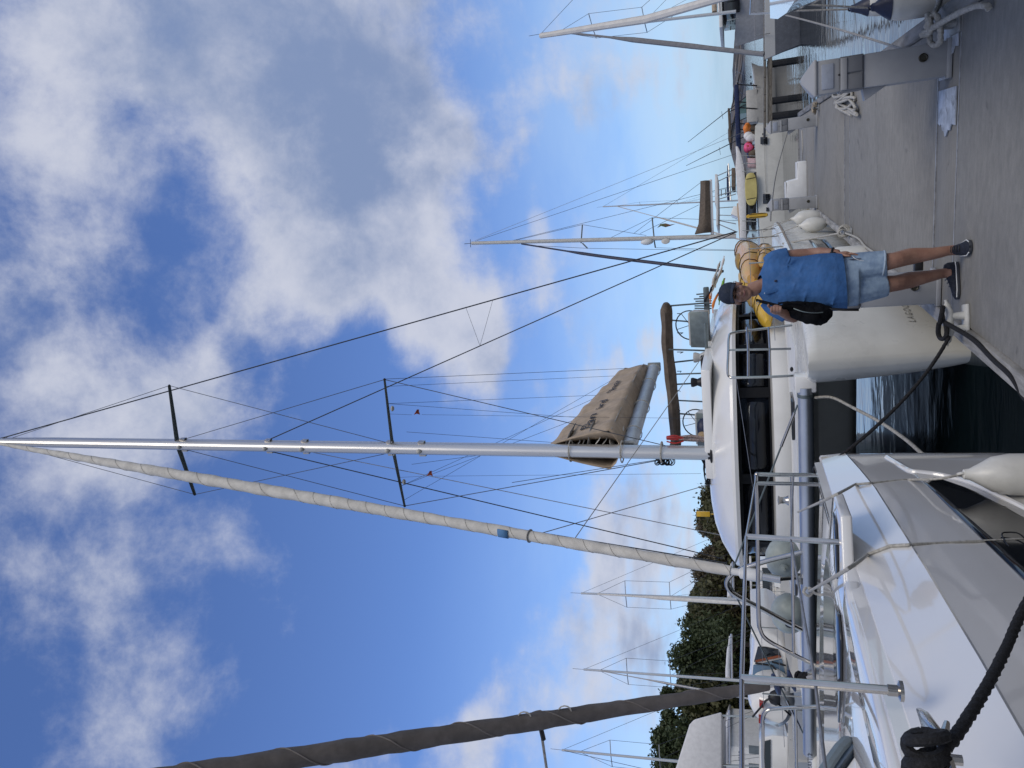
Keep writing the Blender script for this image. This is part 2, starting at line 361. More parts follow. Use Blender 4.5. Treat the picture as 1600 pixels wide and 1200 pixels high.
# ------------------------------------------------------------------ pier
def concrete_mat(name, base, c2, streak):
    M = bpy.data.materials.new(name); M.use_nodes = True; t = M.node_tree; t.nodes.clear(); b = NB(t)
    out = b.n('ShaderNodeOutputMaterial'); p = b.n('ShaderNodeBsdfPrincipled'); b.put(out.inputs[0], p.outputs[0])
    c = b.n('ShaderNodeTexCoord'); mp = b.n('ShaderNodeMapping'); b.put(mp.inputs[0], c.outputs['Object']); mp.inputs['Scale'].default_value = streak
    g = b.noise(mp.outputs[0], 9, 8, 0.72); big = b.noise(c.outputs['Object'], 0.9, 5, 0.65, 0.5); fine = b.noise(c.outputs['Object'], 60, 3, 0.7)
    col = b.mix(b.mr(g.outputs['Fac'], 0.3, 0.7), tuple(c2) + (1,), tuple(base) + (1,))
    col = b.mix(b.m('MULTIPLY', b.mr(big.outputs['Fac'], 0.45, 0.7), 0.45), col, (base[0] * .55, base[1] * .55, base[2] * .56, 1))
    col = b.mix(b.m('MULTIPLY', b.mr(fine.outputs['Fac'], 0.5, 0.75), 0.35), col, (base[0] * .5, base[1] * .5, base[2] * .5, 1))
    st = b.noise(c.outputs['Object'], 2.6, 3, 0.5, 1.0)
    col = b.mix(b.m('MULTIPLY', b.mr(st.outputs['Fac'], 0.66, 0.74), 0.5), col, (base[0] * .4, base[1] * .4, base[2] * .42, 1))
    b.put(p.inputs['Base Color'], col); p.inputs['Roughness'].default_value = 0.85; p.inputs['Specular IOR Level'].default_value = 0.3
    bp = b.n('ShaderNodeBump'); bp.inputs['Strength'].default_value = 0.5; bp.inputs['Distance'].default_value = 0.006
    b.put(bp.inputs['Height'], b.m('ADD', g.outputs['Fac'], fine.outputs['Fac'])); b.put(p.inputs['Normal'], bp.outputs[0])
    return M
conc = concrete_mat('brushed_concrete', (0.275, 0.262, 0.232), (0.205, 0.197, 0.178), (0.7, 1.5, 1))
conc2 = concrete_mat('joint_concrete', (0.255, 0.245, 0.22), (0.195, 0.188, 0.172), (0.3, 4.0, 1))
WL, WR, LEND = -1.555, 0.925, 25.2
pier = thing('pier', (0, 0, 0), 'grey concrete pier with broom-brushed slabs', 'pier'); del pier['label']; del pier['category']; pier['kind'] = 'structure'
def slab(name, l0, l1, m, w0=WL + .13, w1=WR - .13, top=DOCK, th=.35, bev=.012):
    o = MB().box(((w0 + w1) / 2, (l0 + l1) / 2, -th / 2), ((w1 - w0) / 2, (l1 - l0) / 2, th / 2)).build(name, m, bevel=bev, smooth=True)
    o.location = ZX * top; o.rotation_euler = (0, 0, -PHI); o.parent = pier
    return o
slab('concrete_slab', -4.0, 0.9, conc); slab('concrete_slab', 0.915, 6.765, conc)
slab('joint_slab', 6.785, 7.46, conc2, top=DOCK - .006)
slab('concrete_slab', 7.48, 13.3, conc); slab('joint_slab', 13.32, 13.95, conc2, top=DOCK - .006)
slab('concrete_slab', 13.97, 19.5, conc); slab('joint_slab', 19.52, 20.1, conc2, top=DOCK - .006); slab('concrete_slab', 20.12, LEND, conc)
# joint nosing: pale aluminium lips beside the gap
for l in (6.775, 7.47, 13.31, 13.96):
    o = MB().box((0, l, -.02), ((WR - WL) / 2 - .14, .009, .0225)).build('joint_lip', mat('joint_lip_metal', (0.42, 0.42, 0.42), 0.5, 0.4, var=.3, scale=9), pier)
    o.rotation_euler = (0, 0, -PHI); o.location = SX * ((WL + WR) / 2) + ZX * DOCK
# worn blue-white plates in the joint by the posts
plate_m = mat('worn_white_plate', (0.46, 0.50, 0.56), 0.55, var=0.25, scale=9, dirt=0.95, detail=7)
for (w0, w1) in ((.02, .30), (.58, .78)):
    jag = [(w0, 6.84), (w1, 6.84), (w1, 7.40), (w0 + .03, 7.40), (w0 + .01, 7.34), (w0 + .02, 7.29), (w0 - .03, 7.24), (w0 - .035, 7.19), (w0 - .08, 7.15), (w0 - .07, 7.11), (w0 - .03, 7.06), (w0 - .035, 7.0), (w0 + .01, 6.95), (w0 + .005, 6.88)]
    o = MB().prism([(a, b, -.005) for a, b in jag], (0, 0, .010)).build('cover_plate', plate_m, pier); o.rotation_euler = (0, 0, -PHI); o.location = ZX * (DOCK + .004)
# timber wales along both edges, in lengths
timb_w = mat('chalky_edge_timber', (0.42, 0.41, 0.39), 0.85, var=0.35, scale=3, stretch=(3, .5, 1), bump=0.6, bscale=25, dirt=0.6)
timb_g = mat('grey_edge_timber', (0.25, 0.245, 0.235), 0.9, var=0.35, scale=3, stretch=(3, .5, 1), bump=0.6, bscale=25, dirt=0.5)
for side, wc, tm in (('l', WL + .06, timb_w), ('r', WR - .06, timb_g)):
    l = -4.0; k = 0
    while l < LEND - .1:
        L = min(2.9 + .5 * math.sin(k * 2.3), LEND - l)
        o = MB().box((wc, l + L / 2, -.10), (.062, L / 2 - .006, .12)).build('edge_timber', tm, pier, bevel=.012)
        o.rotation_euler = (0, 0, -PHI); o.location = ZX * (DOCK + .012 + .004 * math.sin(k * 1.7)); l += L; k += 1
o = MB().box(((WL + WR) / 2, 10.4, -.55), ((WR - WL) / 2 - .08, 14.2, .42)).build('pontoon_float', mat('wet_concrete', (0.05, 0.052, 0.05), 0.7, var=.3), pier); o.rotation_euler = (0, 0, -PHI); o.location = ZX * DOCK
o = MB().box((0, LEND + .04, -.1), ((WR - WL) / 2, .05, .12)).build('end_timber', timb_g, pier, bevel=.01); o.rotation_euler = (0, 0, -PHI); o.location = SX * ((WL + WR) / 2) + ZX * (DOCK + .01)

# ------------------------------------------------------------------ far hills
hill_m = mat('dry_hillside_haze', (0.17, 0.135, 0.10), 0.95, var=0.4, scale=0.012, color2=(0.075, 0.095, 0.12), detail=6)  # brown is dry ground, the blue-grey second colour carries distance haze
def hill(sil, Y, depth, m):
    g = []
    pts = [P(x, y, Y) for (x, y) in sil]
    fine = []
    for a, b in zip(pts, pts[1:]):
        for k in range(6): fine.append(a.lerp(b, k / 6))
    fine.append(pts[-1])
    rows = [(0.0, -depth), (.35, -depth * .62), (.72, -depth * .3), (1.0, 0), (.6, depth * .5), (-.02, depth)]
    for (h, dy) in rows:
        r = []
        for i, q in enumerate(fine):
            hh = max(q.z, .5)
            z = hh * h + (random.uniform(-.05, .05) * hh if 0 < h else 0); r.append(V(q.x + random.uniform(-.15, .15) * hh, Y + dy + random.uniform(-.1, .1) * depth, max(z, -1.0) if h > 0 else -1.0))
        g.append(r)
    return struct(MB().sheet(g).build('hills', m, angle=70))
hill([(1157, -60), (1149, -20), (1150, 20), (1154, 50), (1157, 78), (1154, 92), (1149, 105), (1146, 118), (1145, 132), (1150, 146), (1146, 158), (1146, 172), (1143, 190), (1140, 205), (1139, 218), (1141, 232), (1146, 248), (1150, 265), (1152, 300), (1155, 340), (1158, 420), (1161, 520), (1166, 620)], 1500, 420, hill_m)
hill_b = mat('far_hillside_haze', (0.11, 0.14, 0.18), 0.95, var=0.3, scale=0.01, detail=6)  # bluish base colour, distance haze painted in
hill([(1156, -80), (1155, 20), (1157, 90), (1155, 120), (1157, 150), (1153, 190), (1152, 225), (1154, 270), (1156, 330), (1161, 480), (1167, 640)], 2600, 600, hill_b)

# ------------------------------------------------------------------ headland on the left, with its trees
earth = mat('scrub_earth', (0.10, 0.09, 0.06), 0.95, var=0.4, scale=0.5, color2=(0.04, 0.05, 0.025), detail=6)
g = []
for i in range(9):
    r = []
    for j in range(34):
        X = -70 + j * 2.05; t = i / 8
        Y = 62 + t * 60
        hgt = 6.2 * math.sin(min(1, t * 1.5) * math.pi / 2) * max(0.0, min(1, (-4 - X) / 16)) ** .7
        r.append(V(X, Y + 3 * math.sin(j * .7), -.4 + hgt + .5 * math.sin(j * 1.3 + i)))
    g.append(r)
struct(MB().sheet(g).build('headland', earth, angle=80))
o = MB()
for k in range(60):
    X = -66 + k * 1.02; o.ball((X + random.uniform(-.3, .3), 62.0 + random.uniform(-.5, .5) + 3 * math.sin((X + 70) / 2.05 * .7), .25), (random.uniform(.5, .9), random.uniform(.4, .7), random.uniform(.35, .6)), 7)
o = o.build('shore_rocks', mat('shore_rock', (0.16, 0.145, 0.125), 0.95, var=.4, scale=1.5), angle=20); o['kind'] = 'stuff'

bark = mat('bark', (0.085, 0.065, 0.05), 0.95, var=0.3, scale=6)
def leaf_mat(name, c1, c2):
    M = bpy.data.materials.new(name); M.use_nodes = True; t = M.node_tree; t.nodes.clear(); b = NB(t)
    out = b.n('ShaderNodeOutputMaterial'); p = b.n('ShaderNodeBsdfPrincipled'); tr = b.n('ShaderNodeBsdfTranslucent'); mx = b.n('ShaderNodeMixShader'); mx.inputs[0].default_value = .22
    c = b.n('ShaderNodeTexCoord'); nz = b.noise(c.outputs['Object'], 0.9, 5, 0.7); nf = b.noise(c.outputs['Object'], 7, 2, 0.6)
    col = b.mix(b.mr(nz.outputs['Fac'], 0.3, 0.7), tuple(c2) + (1,), tuple(c1) + (1,)); col = b.mix(b.mr(nf.outputs['Fac'], .35, .75, 0, .6), col, (c1[0] * 1.5, c1[1] * 1.35, c1[2] * 1.1, 1))
    b.put(p.inputs['Base Color'], col); p.inputs['Roughness'].default_value = .65; b.put(tr.inputs[0], col)
    b.put(mx.inputs[1], p.outputs[0]); b.put(mx.inputs[2], tr.outputs[0]); b.put(out.inputs[0], mx.outputs[0]); return M
leafA = leaf_mat('leaf_dark_green', (0.055, 0.075, 0.028), (0.030, 0.045, 0.018))
leafB = leaf_mat('leaf_olive', (0.085, 0.085, 0.035), (0.045, 0.05, 0.022))
leafC = leaf_mat('leaf_dry_brown', (0.105, 0.085, 0.05), (0.055, 0.05, 0.03))
def leaf_quad(mb, p, sz):
    n = Vector((random.gauss(0, 1), random.gauss(0, 1), random.gauss(.3, 1))).normalized(); x, y, _ = frame(n); a = random.uniform(0, 6.28)
    u = (x * math.cos(a) + y * math.sin(a)) * sz; v = n.cross(u).normalized() * sz * random.uniform(.4, .75)
    mb.add([p - u, p + v * .8 + u * .1, p + u, p - v], [[0, 1, 2, 3]])
def crown_mesh(seed, H, W, lobes, leaves, sparse=.0, sz=.3):
    random.seed(seed); mb = MB(); cs = []
    for k in range(lobes):
        a = random.uniform(0, 6.28); rr = W * random.uniform(.15, .75) * (1 if k else 0); zz = H * random.uniform(.38, .92)
        taper = 1 - .5 * max(0, (zz / H - .6) / .4)
        cs.append((Vector((math.cos(a) * rr * taper, math.sin(a) * rr * taper, zz)), W * random.uniform(.24, .42) * taper))
    for k in range(leaves):
        c, r = random.choice(cs); d = Vector((random.gauss(0, 1), random.gauss(0, 1), random.gauss(0, .8))).normalized()
        q = random.random() ** .45
        if sparse and random.random() < sparse: q *= random.uniform(.9, 1.35)
        leaf_quad(mb, c + d * r * q + Vector((random.gauss(0, .12), random.gauss(0, .12), random.gauss(0, .12))), sz * random.uniform(.6, 1.3))
    limbs = MB(); limbs.tube([(0, 0, -.6), (.08, .05, H * .25), (-.1, .1, H * .55), (0, 0, H * .85)], [.24, .18, .11, .04], 7)
    for c, r in cs: limbs.tube(smooth_path([(0, 0, H * .25), c * .5 + Vector((0, 0, H * .14)), c], 3), [.1, .025], 5)
    for k in range(int(14 + 30 * sparse)):
        c, r = random.choice(cs); d = Vector((random.gauss(0, 1), random.gauss(0, 1), random.gauss(.5, .7))).normalized()
        limbs.tube([c, c + d * r * .7, c + d * r * random.uniform(1.0, 1.3) + V(0, 0, .1)], [.04, .025, .01], 4)
    return mb, limbs
def tree(loc, seed, H, W, lobes, leaves, lm, label, sparse=0.0, sz=.3):
    t = thing('tree', loc, label, 'tree', 'trees on the headland')
    mb, li = crown_mesh(seed, H, W, lobes, leaves, sparse, sz)
    for q in mb.v: q += t.location
    for q in li.v: q += t.location
    li.build('trunk', bark, t); c = mb.build('crown', lm, t, smooth=False)
    return t
def ground_at(y, Y, top):       # tree whose top shows at photo x=top, y=y
    p = P(top, y, Y); return p
TREES = [ # y, Y, top x, width m, leaf mat, sparse, label
    (742, 76, 1106, 3.0, leafC, .35, 'low wispy tree just left of the tall mast foot'),
    (775, 72, 1088, 3.4, leafB, .45, 'wispy olive tree above the small yellow sign'),
    (815, 74, 1080, 3.6, leafB, .40, 'olive tree behind the black forestay wires'),
    (855, 70, 1079, 3.6, leafC, .30, 'brownish tree behind the foot of the furled pale sail'),
    (895, 73, 1078, 3.4, leafC, .45, 'thin dry tree just right of the slim white mast'),
    (932, 71, 1092, 3.2, leafC, .55, 'sparse tree with open twigs behind the slim white mast'),
    (968, 74, 1062, 3.0, leafB, .5, 'feathery tree on the right flank of the round dark tree'),
    (1000, 66, 1045, 4.4, leafA, .25, 'round dark green tree standing highest in the middle of the headland'),
    (1035, 72, 1075, 3.2, leafB, .3, 'short olive tree left of the round dark tree'),
    (1072, 70, 1022, 2.6, leafA, .2, 'narrow dark tree beside the small mast with black pennant'),
    (1100, 73, 1050, 3.4, leafC, .3, 'brown-green tree behind the dark furled sail'),
    (1130, 70, 1016, 3.8, leafA, .2, 'dense dark tree left of the dark furled sail'),
    (1165, 68, 1004, 4.2, leafA, .2, 'tall dense dark tree above the white slanted awning'),
    (1205, 70, 1008, 4.2, leafA, .2, 'dense dark tree at the photo border above the white building'),
    (1250, 72, 1010, 4.2, leafB, .2, 'leafy olive tree farthest along the headland')]
for i, (yy, Y, tx, W, lm, sp, lab) in enumerate(TREES):
    p = P(tx, yy, Y); base = 1.5 + .8 * math.sin(i * 2.1)
    tree(V(p.x, Y, base), 40 + i, p.z - base - .25, W, 12, 8000, lm, lab, sp, .155 + .03 * (1 - sp))
# undergrowth that reads as one dark mass
random.seed(5); mb = MB()
for k in range(45000):
    j = random.random(); yy = 730 + j * 560
    Y = random.uniform(66.5, 86); p = P(1160, yy, Y); top = 1118 - 55 * max(0, min(1, (yy - 760) / 380)) + 16 * math.sin(yy * .045)
    zt = P(top, yy, Y).z; z = .4 + (zt - .4) * random.random() ** .8
    leaf_quad(mb, V(p.x, Y, z), random.uniform(.16, .32))
o = mb.build('undergrowth', leafB, smooth=False); o['kind'] = 'stuff'; o['label'] = 'dark scrub covering the headland below the trees'
# ------------------------------------------------------------------ big catamaran moored bow-on to the viewer
from mathutils.bvhtree import BVHTree
def PL_(x, y, l):           # sight line meets the plane that lies l metres along the pier
    d = ray(x, y); o = Vector((0, 0, EYE)); t = l / d.dot(AX); return o + d * t
def PW_(x, y, w_):          # ... the plane w metres to the side
    d = ray(x, y); t = w_ / d.dot(SX); return Vector((0, 0, EYE)) + d * t
L0, W0 = toLW(P(1262, 905, 10.3))
def C(l, w_, z): return LW(L0 + l, W0 + w_, z)
def CP(x, y, l): return PL_(x, y, L0 + l)
smoke = None
def smoked_glass():
    M = bpy.data.materials.new('smoked_glass'); M.use_nodes = True; t = M.node_tree; t.nodes.clear(); b = NB(t)
    out = b.n('ShaderNodeOutputMaterial'); g = b.n('ShaderNodeBsdfGlossy'); g.inputs['Roughness'].default_value = .03; g.inputs['Color'].default_value = (.9, .95, 1, 1)
    tr = b.n('ShaderNodeBsdfTransparent'); tr.inputs[0].default_value = (.16, .17, .20, 1); df = b.n('ShaderNodeBsdfDiffuse'); df.inputs[0].default_value = (.008, .009, .012, 1)
    m1 = b.n('ShaderNodeMixShader'); m1.inputs[0].default_value = .55; b.put(m1.inputs[1], tr.outputs[0]); b.put(m1.inputs[2], df.outputs[0])
    fr = b.n('ShaderNodeFresnel'); fr.inputs[0].default_value = 1.42
    nz = b.noise(b.n('ShaderNodeTexCoord').outputs['Object'], 1.3, 3); bp = b.n('ShaderNodeBump'); bp.inputs['Strength'].default_value = .06; b.put(bp.inputs['Height'], nz.outputs['Fac']); b.put(g.inputs['Normal'], bp.outputs[0])
    m2 = b.n('ShaderNodeMixShader'); b.put(m2.inputs[0], fr.outputs[0]); b.put(m2.inputs[1], m1.outputs[0]); b.put(m2.inputs[2], g.outputs[0]); b.put(out.inputs[0], m2.outputs[0]); return M
smoke = smoked_glass()

cat = thing('catamaran', C(5, 0, 0), 'large white sailing catamaran with tall mast and furled pale jib, bow facing the viewer', 'catamaran')
ZD = 1.66
def interp(tab, x):
    for (a, b), (c, d) in zip(tab, tab[1:]):
        if x <= c: return b + (d - b) * max(0, (x - a)) / (c - a)
    return tab[-1][1]
HB = [(-.34, .05), (-.30, .13), (-.22, .20), (-.08, .27), (.2, .36), (.8, .50), (1.6, .60), (2.8, .67), (5, .70), (9, .69), (11.6, .62), (12.2, .5)]
def hull_mesh(wc):
    st = [-.34, -.33, -.30, -.25, -.17, -.05, .12, .4, .8, 1.3, 2, 2.8, 4, 5.5, 7, 9, 10.6, 11.8, 12.2]
    zz = [(ZD + .02, 1.0, .35), (ZD + .015, 1.0, .8), (ZD - .03, 1.0, .96), (ZD - .10, 1.0, 1.0), (1.2, 1, .985), (.8, 1, .94), (.45, 1, .86), (.15, 1, .76), (-.08, 1, .62), (-.3, 1, .3)]
    rs = []
    for l in st:
        h = interp(HB, l); ring = []
        for (z, _, k) in zz:
            rake = .30 * (1 - max(0, z) / ZD) if l < .5 else .30 * (1 - max(0, z) / ZD) * max(0, (4 - l) / 3.5)
            ring.append(C(l + rake, wc + h * k, z))
        for (z, _, k) in reversed(zz):
            rake = .30 * (1 - max(0, z) / ZD) if l < .5 else .30 * (1 - max(0, z) / ZD) * max(0, (4 - l) / 3.5)
            ring.append(C(l + rake, wc - h * k, z))
        rs.append(ring)
    return MB().rings(rs)
WC = 2.86
for s_ in (1, -1):
    hm = hull_mesh(WC * s_); ho = hm.build('hull', gel_old, cat, angle=50)
    if s_ > 0: bvh = BVHTree.FromPolygons(hm.v, hm.f)
def on_hull(l, z):          # outer side of the near hull
    h = bvh.ray_cast(C(l, 6, z), -SX); return h[0]
# builder's letters along the near hull
p0 = PW_(1433, 505, W0 + 3.25); l_t, z_t = toLW(p0)[0] - L0, p0.z
hit = bvh.ray_cast(Vector((0, 0, EYE)), ray(1431, 504).normalized())[0]; l_t, z_t = toLW(hit)[0] - L0, hit.z
tx = text('LAGOON', 'hull_lettering', text_g, cat, C(l_t, 3.6, z_t), AX, ZX, .11, gap=1.5)
o0 = wpos(cat)
for vv in tx.data.vertices:
    h = bvh.ray_cast(vv.co + o0 + SX * 3, -SX)
    if h[0]: vv.co = h[0] + SX * .004 + h[1] * .003 - o0
# portlight in the near hull
def hull_patch(name, l0, l1, z0, z1, m, off=.006, n=8):
    g = [[on_hull(l0 + (l1 - l0) * i / n, z0 + (z1 - z0) * j / 3) + SX * off for i in range(n + 1)] for j in range(4)]
    return MB().sheet(g).build(name, m, cat, solid=.006)
hull_patch('hull_window', 4.6, 6.2, .92, 1.22, glass_dark); hull_patch('hull_window', 8.4, 9.6, .95, 1.2, glass_dark)
hull_patch('rub_rail', 2.8, 11.5, 1.56, 1.60, mat('tan_rubbing_strip', (.30, .25, .19), .7, var=.2), .012, 20)
hull_patch('boot_stripe', .5, 11.8, -.02, .06, mat('antifouling_blue', (.03, .035, .05), .7), .005, 20)
# nacelle between the hulls
prof = [(2.0, ZD - .05), (1.75, ZD - .25), (2.1, 1.0), (2.9, .78), (5, .72), (11.3, .72), (11.6, ZD - .05)]
MB().rings([[C(l, w_, z) for (l, z) in prof] for w_ in (-2.45, -1.2, 0, 1.2, 2.45)]).build('bridge_deck', gel, cat, angle=35)
# foredeck and trampoline
MB().rings([[C(l, w_, ZD + z) for (l, z) in ((1.95, -.04), (1.95, .035), (3.6, .06), (9, .06), (9, -.04))] for w_ in (-2.5, -1.5, 0, 1.5, 2.5)]).build('foredeck', gel_deck, cat, angle=35)
tramp = mat('trampoline_mesh', (0.62, 0.62, 0.58), .8, var=.15, scale=6, dirt=.2)
g = []
for i in range(8):
    r = []
    for j in range(61):
        w_ = -2.5 + 5 * j / 60; l = .16 + 1.8 * i / 7 + (.035 * abs(math.sin(j * .9)) if i == 0 else 0)
        r.append(C(l, w_, ZD + .0 - .05 * math.sin(math.pi * i / 7) * (1 - (w_ / 2.6) ** 2)))
    g.append(r)
MB().sheet(g).build('trampoline', tramp, cat, solid=.012)
lac = MB()
for j in range(0, 61, 2): lac.tube([C(.17, -2.5 + 5 * j / 60, ZD), C(.05, -2.5 + 5 * j / 60 + .04, ZD + .05)], .006, 4)
lac.build('trampoline_lacing', rope_g, cat)['kind'] = 'stuff'
ZB = ZD + .03
beam = MB().tube([C(0, w_, ZB) for w_ in (-2.62, -1, 1, 2.52)], .088, 20).build('crossbeam', alu_d, cat)
b2 = MB().box(C(.06, 2.56, ZB + .0), (.10, .12, .12), (SX, AX, ZX)).build('beam_bracket', gel, cat, bevel=.02)
MB().tube([C(-.0, 2.44, ZB), C(0, 2.40, ZB)], .094, 20).build('beam_clamp', steel_d, cat)
tp = C(-.09, 0, 0)
pA = CP(1264, 1168, -.092); lw = toLW(pA)[1] - W0
text('CRAFT 2', 'beam_lettering', navy, cat, C(-.0895, lw - .42, ZB - .02), SX, ZX, .085, .001)
# A-frame over the beam
pts = [(1256, 862), (1236, 867), (1200, 876), (1165, 887), (1146, 896), (1136, 909), (1140, 922), (1156, 934), (1190, 951), (1225, 970), (1254, 984)]
MB().tube(smooth_path([CP(x, y, -.02) for x, y in pts], 5), .033, 12).build('beam_striker', steel, cat)
# deck hardware
MB().lathe(CP(1232, 782, .9), ZX, [(.0, 0), (.07, 0), (.05, .03), (.045, .10), (.065, .13), (0, .14)], 12).build('capstan', steel, cat)
MB().box(CP(1213, 885, 1.1), (.10, .06, .05), (SX, AX, ZX)).build('anchor_locker_lid', gel_deck, cat, bevel=.01)
hat = MB()
for w_ in (-1.25, 1.35):
    MB().box(C(2.45, w_, ZD + .065), (.30, .26, .02), (SX, AX, ZX)).build('deck_hatch', glass_dark, cat, bevel=.01)
# ---- cabin
zt = CP(1151, 640, 3.1).z; zb = CP(1207, 640, 3.1).z
out_ = [(9.2, 2.25), (7.6, 2.28), (6, 2.26), (5.0, 2.2), (4.4, 2.08), (3.95, 1.85), (3.6, 1.5), (3.35, 1.05), (3.2, .55), (3.15, 0)]
out_ = out_ + [(l, -w_) for l, w_ in out_[-2::-1]]
ow = smooth_path([V(l, w_, 0) for l, w_ in out_], 5)
def ring_at(s, z, ds=0.0):
    r = []
    for q in ow:
        l = 6.4 + (q.x - 6.4) * s; r.append(C(l, q.y * s + (ds if q.y > 0 else -ds if q.y < 0 else 0), z))
    return r
MB().rings([ring_at(1.02, ZD - .02), ring_at(1.02, zb - .03), ring_at(.985, zb)], closed=False).build('cabin_side', gel, cat, solid=.03, angle=40)
# frame of the windows: sill, head and mullions
fr = mat('black_window_frame', (0.006, 0.0065, 0.008), .6, spec=.2)
mulls = [0.0, .10, .22, .335, .40, .50, .60, .665, .78, .90, 1.0]
cum = [0]
for a, b in zip(ow, ow[1:]): cum.append(cum[-1] + (b - a).length)
def at_arc(t, s, z):
    d = t * cum[-1]
    for i in range(len(cum) - 1):
        if d <= cum[i + 1] + 1e-9:
            q = ow[i].lerp(ow[i + 1], (d - cum[i]) / (cum[i + 1] - cum[i])); break
    else: q = ow[-1]
    return C(6.4 + (q.x - 6.4) * s, q.y * s, z)
fm = MB()
for (z0, z1) in ((zb - .02, zb + .045), (zt - .05, zt + .02)):
    fm.rings([[at_arc(t / 60, .985, z0), at_arc(t / 60, .985, z1), at_arc(t / 60, .965, z1), at_arc(t / 60, .965, z0)] for t in range(61)])
for t in mulls: fm.rings([[at_arc(max(0, min(1, t + d)), s, z) for (d, s) in ((-.006, .986), (.006, .986), (.006, .966), (-.006, .966))] for z in (zb, zt)])
fm.build('window_frame', fr, cat, angle=30)
for a, b in zip(mulls, mulls[1:]):
    g = [[at_arc(a + .006 + (b - a - .012) * i / 8, .976, zb + .04 + (zt - zb - .08) * j) for i in range(9)] for j in (0, 1)]
    MB().sheet(g).build('window_pane', smoke, cat, solid=.006)
# interior: sole, back wall, bunks, red bag
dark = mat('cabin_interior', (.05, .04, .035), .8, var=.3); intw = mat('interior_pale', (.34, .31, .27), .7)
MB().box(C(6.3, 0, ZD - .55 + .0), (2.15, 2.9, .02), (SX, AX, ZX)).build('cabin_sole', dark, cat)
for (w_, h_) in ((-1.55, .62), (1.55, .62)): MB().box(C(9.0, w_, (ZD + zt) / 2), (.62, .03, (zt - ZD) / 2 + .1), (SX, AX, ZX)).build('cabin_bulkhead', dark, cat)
MB().box(C(4.7, -1.0, zb - .12), (.8, .4, .05), (SX, AX, ZX)).build('saloon_table', intw, cat, bevel=.02)
MB().box(C(5.0, 1.4, zb + .02), (.45, .25, .16), (SX, AX, ZX)).build('saloon_seat', intw, cat, bevel=.04)
rb = MB(); q = CP(1196, 678, 4.0); rb.ball(q + V(0, 0, -.02), (.12, .16, .17), 12); rb.ball(q + V(.2, 0, .0), (.15, .13, .12), 12)
tag(rb.build('life_jacket', red), 'red life jacket seen through the dark cabin windows', 'life jacket')
# roof with its brow
MB().rings([ring_at(1.0, zt + .02), ring_at(1.045, zt + .01), ring_at(1.055, zt + .06), ring_at(1.05, zt + .10), ring_at(1.0, zt + .20), ring_at(.90, zt + .36), ring_at(.78, zt + .48), ring_at(.66, zt + .54), ring_at(.4, zt + .56)], closed=False, cap=False).add([], []).build('roof', gel, cat, angle=30, solid=.02)
ZR = zt + .55
MB().rings([[C(l, w_, z) for (l, z) in ((3.75, ZR - .12), (3.8, ZR + .03), (9.3, ZR + .03), (9.3, ZR - .3))] for w_ in (-.25, .2, .8, 1.75)]).build('flybridge_floor', gel, cat, bevel=.02)
MB().tube(smooth_path([CP(1131, 673, 3.55), CP(1127, 676, 3.55), CP(1129, 715, 3.5), CP(1133, 762, 3.55), CP(1136, 766, 3.5)], 4), .011, 8).build('roof_handrail', steel_d, cat)
# ---- mast
LM = 3.93
mb_, mt_ = CP(1113, 708, LM), CP(3, 690, LM + .55)
def mast_at(x):
    lo, hi = 0.0, 1.0
    for _ in range(40):
        mid = (lo + hi) / 2; q = mb_.lerp(mt_, mid) - Vector((0, 0, EYE)); px = 800 + FPX * q.dot(down) / q.dot(fwd)
        if px > x: lo = mid
        else: hi = mid
    return mb_.lerp(mt_, lo)
n = 16
def mast_ring(p, r): return [p + SX * (r * .78 * math.cos(2 * math.pi * j / n)) + AX * (r * 1.12 * math.sin(2 * math.pi * j / n)) for j in range(n)]
MB().rings([mast_ring(mb_ - ZX * .1, .155), mast_ring(mb_.lerp(mt_, .5), .153), mast_ring(mb_.lerp(mt_, .9), .15), mast_ring(mt_, .12)]).build('mast', alu, cat)
MB().box(mb_ + AX * .19 + (mt_ - mb_) * .5, (.02, .02, (mt_ - mb_).length / 2), (SX, AX, (mt_ - mb_).normalized())).build('mast_track', steel_d, cat)
MB().lathe(mb_ - ZX * .03, ZX, [(.21, 0), (.21, .05), (.17, .07), (.165, .1)], 16).build('mast_step', blk, cat); MB().box(mb_ - ZX * .16, (.3, .34, .13), (SX, AX, ZX)).build('mast_plinth', gel, cat, bevel=.03)
hd = MB().box(mt_ + ZX * .08, (.06, .16, .09), (SX, AX, ZX)); hd.tube([mt_, mt_ + V(-.12, .1, .4)], .008, 5); hd.tube([mt_ + V(.05, 0, 0), mt_ + V(.05, 0, .6)], .005, 5); hd.build('masthead', blk, cat)
for xx in (288, 421, 478, 611, 660):     # tangs and small fittings on the mast
    p = mast_at(xx)
    for s_ in (1, -1): MB().box(p + SX * .135 * s_, (.022, .05, .07), (SX, AX, ZX)).build('mast_tang', steel, cat, bevel=.008)
    MB().ball(p - AX * .18, (.05, .05, .06), 8).build('mast_fitting', grey_c, cat)
tips = {}
for k, xx in enumerate((278, 614)):
    p = mast_at(xx)
    for s_ in (1, -1):
        tip = p + SX * (1.33 + .06 * k) * s_ + AX * .22 + ZX * .06; tips[(k, s_)] = tip
        MB().rings([[q + AX * a * r - ZX * b * r for a, b in ((-1, 0), (0, .35), (1, 0), (0, -.35))] for q, r in ((p + SX * .1 * s_, .075), (tip, .05))]).build('spreader', steel_d, cat)
        MB().ball(tip, .03, 6).build('spreader_tip', blk, cat)
        if k: MB().ball(p + SX * .8 * s_ + AX * .13 - ZX * .06, (.06, .05, .035), 8).build('spreader_lamp', grey_c, cat)
def stay(name, a, b, r=.007, m=wire, sag=0): MB().tube(wiggle(a, b, sag, 6) if sag else [a, b], r, 5).build(name, m, cat)
